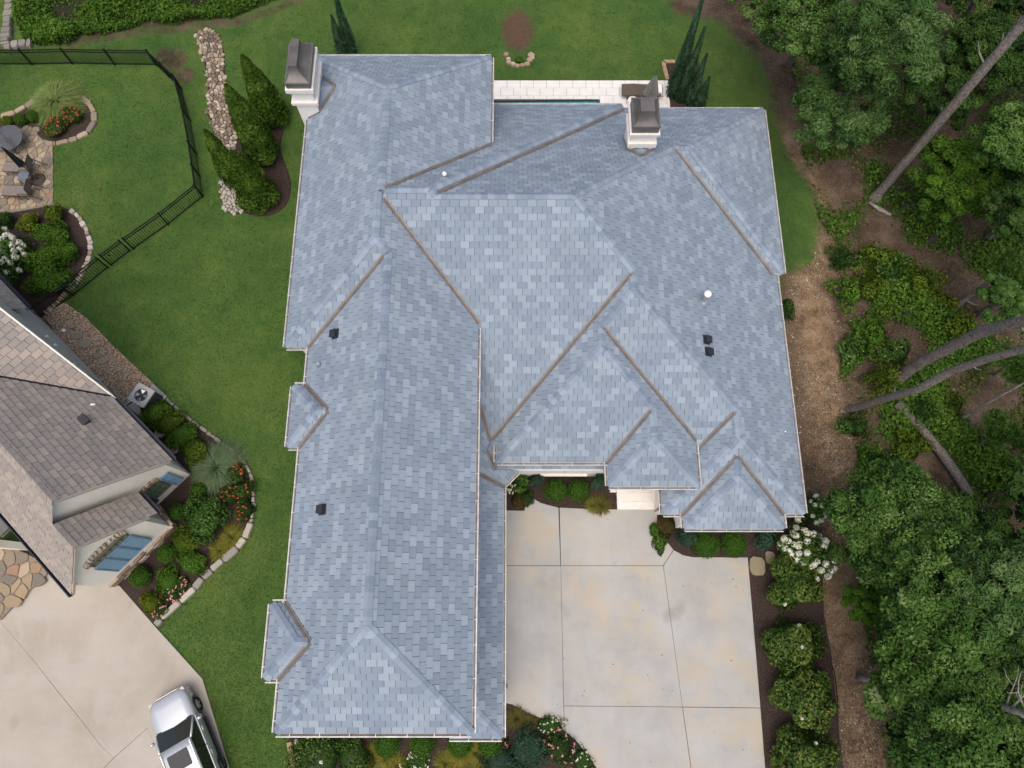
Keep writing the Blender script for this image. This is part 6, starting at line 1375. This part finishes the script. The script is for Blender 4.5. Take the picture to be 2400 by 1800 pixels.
body = loft([csec(2.38, .60, .45, .82, .0), csec(2.34, .74, .36, .92, .0), csec(2.22, .86, .32, .98), csec(1.9, .92, .3, 1.04), csec(1.2, .94, .3, 1.10), csec(.85, .94, .3, 1.13), csec(-.3, .945, .3, 1.13), csec(-1.6, .94, .3, 1.13), csec(-2.2, .91, .34, 1.12), csec(-2.4, .84, .42, 1.05)], 'car_paint', 'body', car)
def gsec(x, w0, w1, z0, z1): return [(x[0], -w0, z0), (x[1], -w1, z1), (x[1], -w1*.6, z1+.03), (x[1], 0, z1+.04), (x[1], w1*.6, z1+.03), (x[1], w1, z1), (x[0], w0, z0)]
loft([gsec((1.02, .98), .84, .80, 1.12, 1.14), gsec((.95, .22), .88, .68, 1.12, 1.70), gsec((-.6, -.6), .89, .71, 1.12, 1.76), gsec((-1.7, -1.6), .88, .69, 1.12, 1.73), gsec((-2.3, -2.1), .82, .64, 1.1, 1.66)], 'car_glass', 'windows', car, smooth=False)
rf = loft([[(x, -w, z), (x, -w*.92, z+.045), (x, -w*.5, z+.075), (x, 0, z+.085), (x, w*.5, z+.075), (x, w*.92, z+.045), (x, w, z), (x, 0, z+.02)] for x, w, z in ((.26, .70, 1.69), (-.1, .73, 1.74), (-.9, .745, 1.76), (-1.7, .73, 1.74), (-2.18, .67, 1.67))], 'car_paint', 'roof_panel', car)
for s_ in (-1, 1):
    for nm, pts, r in (('front_pillar', [(1.0, s_*.86, 1.12), (.62, s_*.8, 1.42), (.22, s_*.71, 1.71)], .05), ('middle_pillar', [(-.35, s_*.91, 1.12), (-.4, s_*.74, 1.72)], .035), ('rear_pillar', [(-1.5, s_*.90, 1.12), (-1.55, s_*.73, 1.72)], .05)):
        m_ = MB(); m_.tube(pts, r, 6); m_.build(nm, MT['car_paint'] if nm == 'front_pillar' else MT['car_trim'], car, True)
    m_ = MB(); m_.tube([(1.0, s_*.935, 1.1), (-2.2, s_*.90, 1.11)], .016, 5); m_.build('belt_molding', MT['chrome'], car)
    m_ = MB(); m_.tube([(.15, s_*.66, 1.83), (-1.9, s_*.63, 1.81)], .022, 6); m_.build('roof_rail', MT['chrome'], car)
    m_ = MB(); m_.box((-.35, s_*.955, .48), (2.3, .05, .10)); m_.box((-.35, s_*.99, .36), (2.2, .12, .05)); m_.build('running_board', MT['car_trim'], car)
    for x in (.35, -.75): m_ = MB(); m_.box((x, s_*.955, .93), (.2, .035, .04)); m_.build('door_handle', MT['chrome'], car)
    m_ = MB(); m_.lathe((0, 0, 0), [(.01, -.09), (.1, -.08), (.13, 0), (.1, .07), (.01, .09)], 10); mo = m_.build('side_mirror', MT['car_paint'], car, True); mo.location = (.78, s_*1.1, 1.18); mo.rotation_euler = (R(90), 0, 0); mo.scale = (.7, 1, 1.15)
    m_ = MB(); m_.box((2.27, s_*.68, .80), (.16, .3, .17), s_*R(-18)); m_.build('headlight', MT['headlight'], car)
    for x in (1.395, -1.395):
        wl = MB(); cy = s_*.84; n = 22
        for (ra, rb, ya, yb) in ((.37, .37, -.11, .11), ):
            pr = [(.24, .10), (.33, .12), (.37, .08), (.37, -.10), (.30, -.12)]
            for k in range(n):
                a0, a1 = 2*math.pi*k/n, 2*math.pi*(k+1)/n
                for (r0, y0), (r1, y1) in zip(pr[:-1], pr[1:]): wl.face([(x+r0*math.cos(a0), cy+s_*y0, .37+r0*math.sin(a0)), (x+r0*math.cos(a1), cy+s_*y0, .37+r0*math.sin(a1)), (x+r1*math.cos(a1), cy+s_*y1, .37+r1*math.sin(a1)), (x+r1*math.cos(a0), cy+s_*y1, .37+r1*math.sin(a0))])
        wo_ = wl.build('wheel', MT['tyre'], car); rm = MB()
        for k in range(5):
            a = 2*math.pi*k/5+.2; rm.face([(x+.05*math.cos(a-.9), cy+s_*.10, .37+.05*math.sin(a-.9)), (x+.235*math.cos(a-.22), cy+s_*.095, .37+.235*math.sin(a-.22)), (x+.235*math.cos(a+.22), cy+s_*.095, .37+.235*math.sin(a+.22)), (x+.05*math.cos(a+.9), cy+s_*.10, .37+.05*math.sin(a+.9))])
        rm.build('rim', MT['rim'], wo_)
        dk = MB(); dk.face([(x+.25*math.cos(2*math.pi*k/n), cy+s_*.07, .37+.25*math.sin(2*math.pi*k/n)) for k in range(n)]); dk.build('brake_disc', MT['car_trim'], wo_)
        ar = MB(); ar.tube([(x+.43*math.cos(a), s_*.94, .37+.43*math.sin(a)) for a in np.linspace(.1, math.pi-.1, 12)], .035, 5); ar.build('wheel_arch', MT['car_trim'], car)
m_ = MB(); m_.prism([(-.05, -.42), (-.05, .42), (-.12, .45), (-.72, .45), (-.78, .42), (-.78, -.42), (-.72, -.45), (-.12, -.45)], 1.80, 1.852); m_.build('sunroof', MT['car_trim'], car, fix=True)
m_ = MB(); m_.box((2.37, 0, .75), (.06, 1.0, .16)); m_.build('grille', MT['car_trim'], car)
for k in range(3): m_ = MB(); m_.box((2.405, 0, .70+k*.05), (.02, 1.02, .016)); m_.build('grille_bar', MT['chrome'], car)
m_ = MB(); m_.tube([(2.2, -.86, .5), (2.36, -.66, .52), (2.42, 0, .53), (2.36, .66, .52), (2.2, .86, .5)], .085, 8); m_.build('front_bumper', MT['car_paint'], car, True)
m_ = MB(); m_.face([(1.08, -.8, 1.125), (1.08, .8, 1.125), (.98, .84, 1.15), (.98, -.84, 1.15)]); m_.build('cowl', MT['car_trim'], car)

# ---------------------------------------------------------------- turf: short blades over the lawns (uncountable)
r_ = np.random.default_rng(77); n_ = 330000
px_ = r_.uniform(-30, 2000, n_); py_ = r_.uniform(-30, 1830, n_)
xx = (px_-CX)/FPX; yy = -(py_-CY)/FPX; kk = CAMH/(math.cos(TILT)-yy*math.sin(TILT)); PX = xx*kk; PY = (yy*math.cos(TILT)+math.sin(TILT))*kk
ok = (HR.env(PX, PY) < -100) & (NR.env(PX, PY) < -100)
for s_ in SHEETS: ok &= ~inpoly(PX, PY, s_)
ok &= (sdist(PX, PY, WOODS) < -.15+.5*r_.normal(size=n_)) & (sdist(PX, PY, WEEDS) < -.3)
ok &= ~(np.sqrt(((PX-m.x)/.85)**2+((PY-m.y)/1.35)**2) < .85+.3*r_.normal(size=n_)) & (segdist(PX, PY, edge) > .35+.2*r_.normal(size=n_))
PX, PY = PX[ok], PY[ok]; n_ = len(PX); C = np.stack([PX, PY, .012+.03*r_.random(n_)], 1); N = np.stack([r_.normal(size=n_)*.55, r_.normal(size=n_)*.55, np.ones(n_)], 1)
tm = NT('turf_blades'); a1 = tm.noise(.22, 5, .6); a2 = tm.noise(1.3, 4, .6)
c1 = tm.ramp(a1, [(.36, (.038, .085, .020)), (.5, (.062, .118, .024)), (.62, (.105, .150, .034))]); c2 = tm.ramp(a2, [(.34, (.042, .089, .020)), (.52, (.064, .119, .025)), (.68, (.098, .144, .033))])
cm = tm.mix(.5, c1, c2); kq = tm.math('MULTIPLY_ADD', tm.attr('tone'), .5, .76); cq = tm.n('ShaderNodeCombineColor')
for i in range(3): tm.l(kq, cq.inputs[i])
MT['turf_blades'] = tm.out(tm.mix(1.0, cm, cq.outputs[0], 'MULTIPLY'), .8, 0, .1)
tag(link('grass', leaf_mesh('grass', C, N, .06*r_.uniform(.6, 1.4, n_), r_.random(n_), .35, seed=5), MT['turf_blades']), 'short mown lawn grass around the houses', 'grass', kind='stuff')
# gravel and crumbs on the dirt path
r_ = np.random.default_rng(31); pts_ = []
for a_, b_ in zip(PATH[1:-1], PATH[2:]):
    L_ = (b_-a_).length; q_ = r_.random((int(1100*L_/2), 1)); pts_.append(np.array(a_)*(1-q_)+np.array(b_)*q_+r_.normal(size=(len(q_), 3))*np.array([.85, .4, 0]))
C = np.concatenate(pts_); C = C[(sdist(C[:, 0], C[:, 1], WOODS) > .1) & (HR.env(C[:, 0], C[:, 1]) < -100)]; C[:, 2] = .012
tag(link('path_gravel', leaf_mesh('path_gravel', C, np.array([0, 0, 1.0])+r_.normal(size=C.shape)*.3, .05*r_.uniform(.4, 1.4, len(C)), r_.random(len(C))**2, .8, seed=8), MT['path_crumbs']), 'loose gravel and leaf crumbs on the dirt path', 'gravel', kind='stuff')

# a few fallen leaves on the concrete
r_ = np.random.default_rng(91); qx = r_.uniform(1200, 1780, 60); qy = r_.uniform(1200, 1790, 60); C = np.array([list(G(a, b, .056)) for a, b in zip(qx, qy)]); k_ = inpoly(C[:, 0], C[:, 1], DRIVE_POLY) & (HR.env(C[:, 0], C[:, 1]) < -100)
C = C[k_]; C[:, 2] = .058
if len(C): tag(link('fallen_leaves', leaf_mesh('fallen_leaves', C, np.array([0, 0, 1.0])+r_.normal(size=C.shape)*.2, .055*r_.uniform(.5, 1.3, len(C)), r_.random(len(C)), .5, seed=2), MT['leaf_litter']), 'small dry leaves scattered over the grey driveway', 'leaves', kind='stuff')
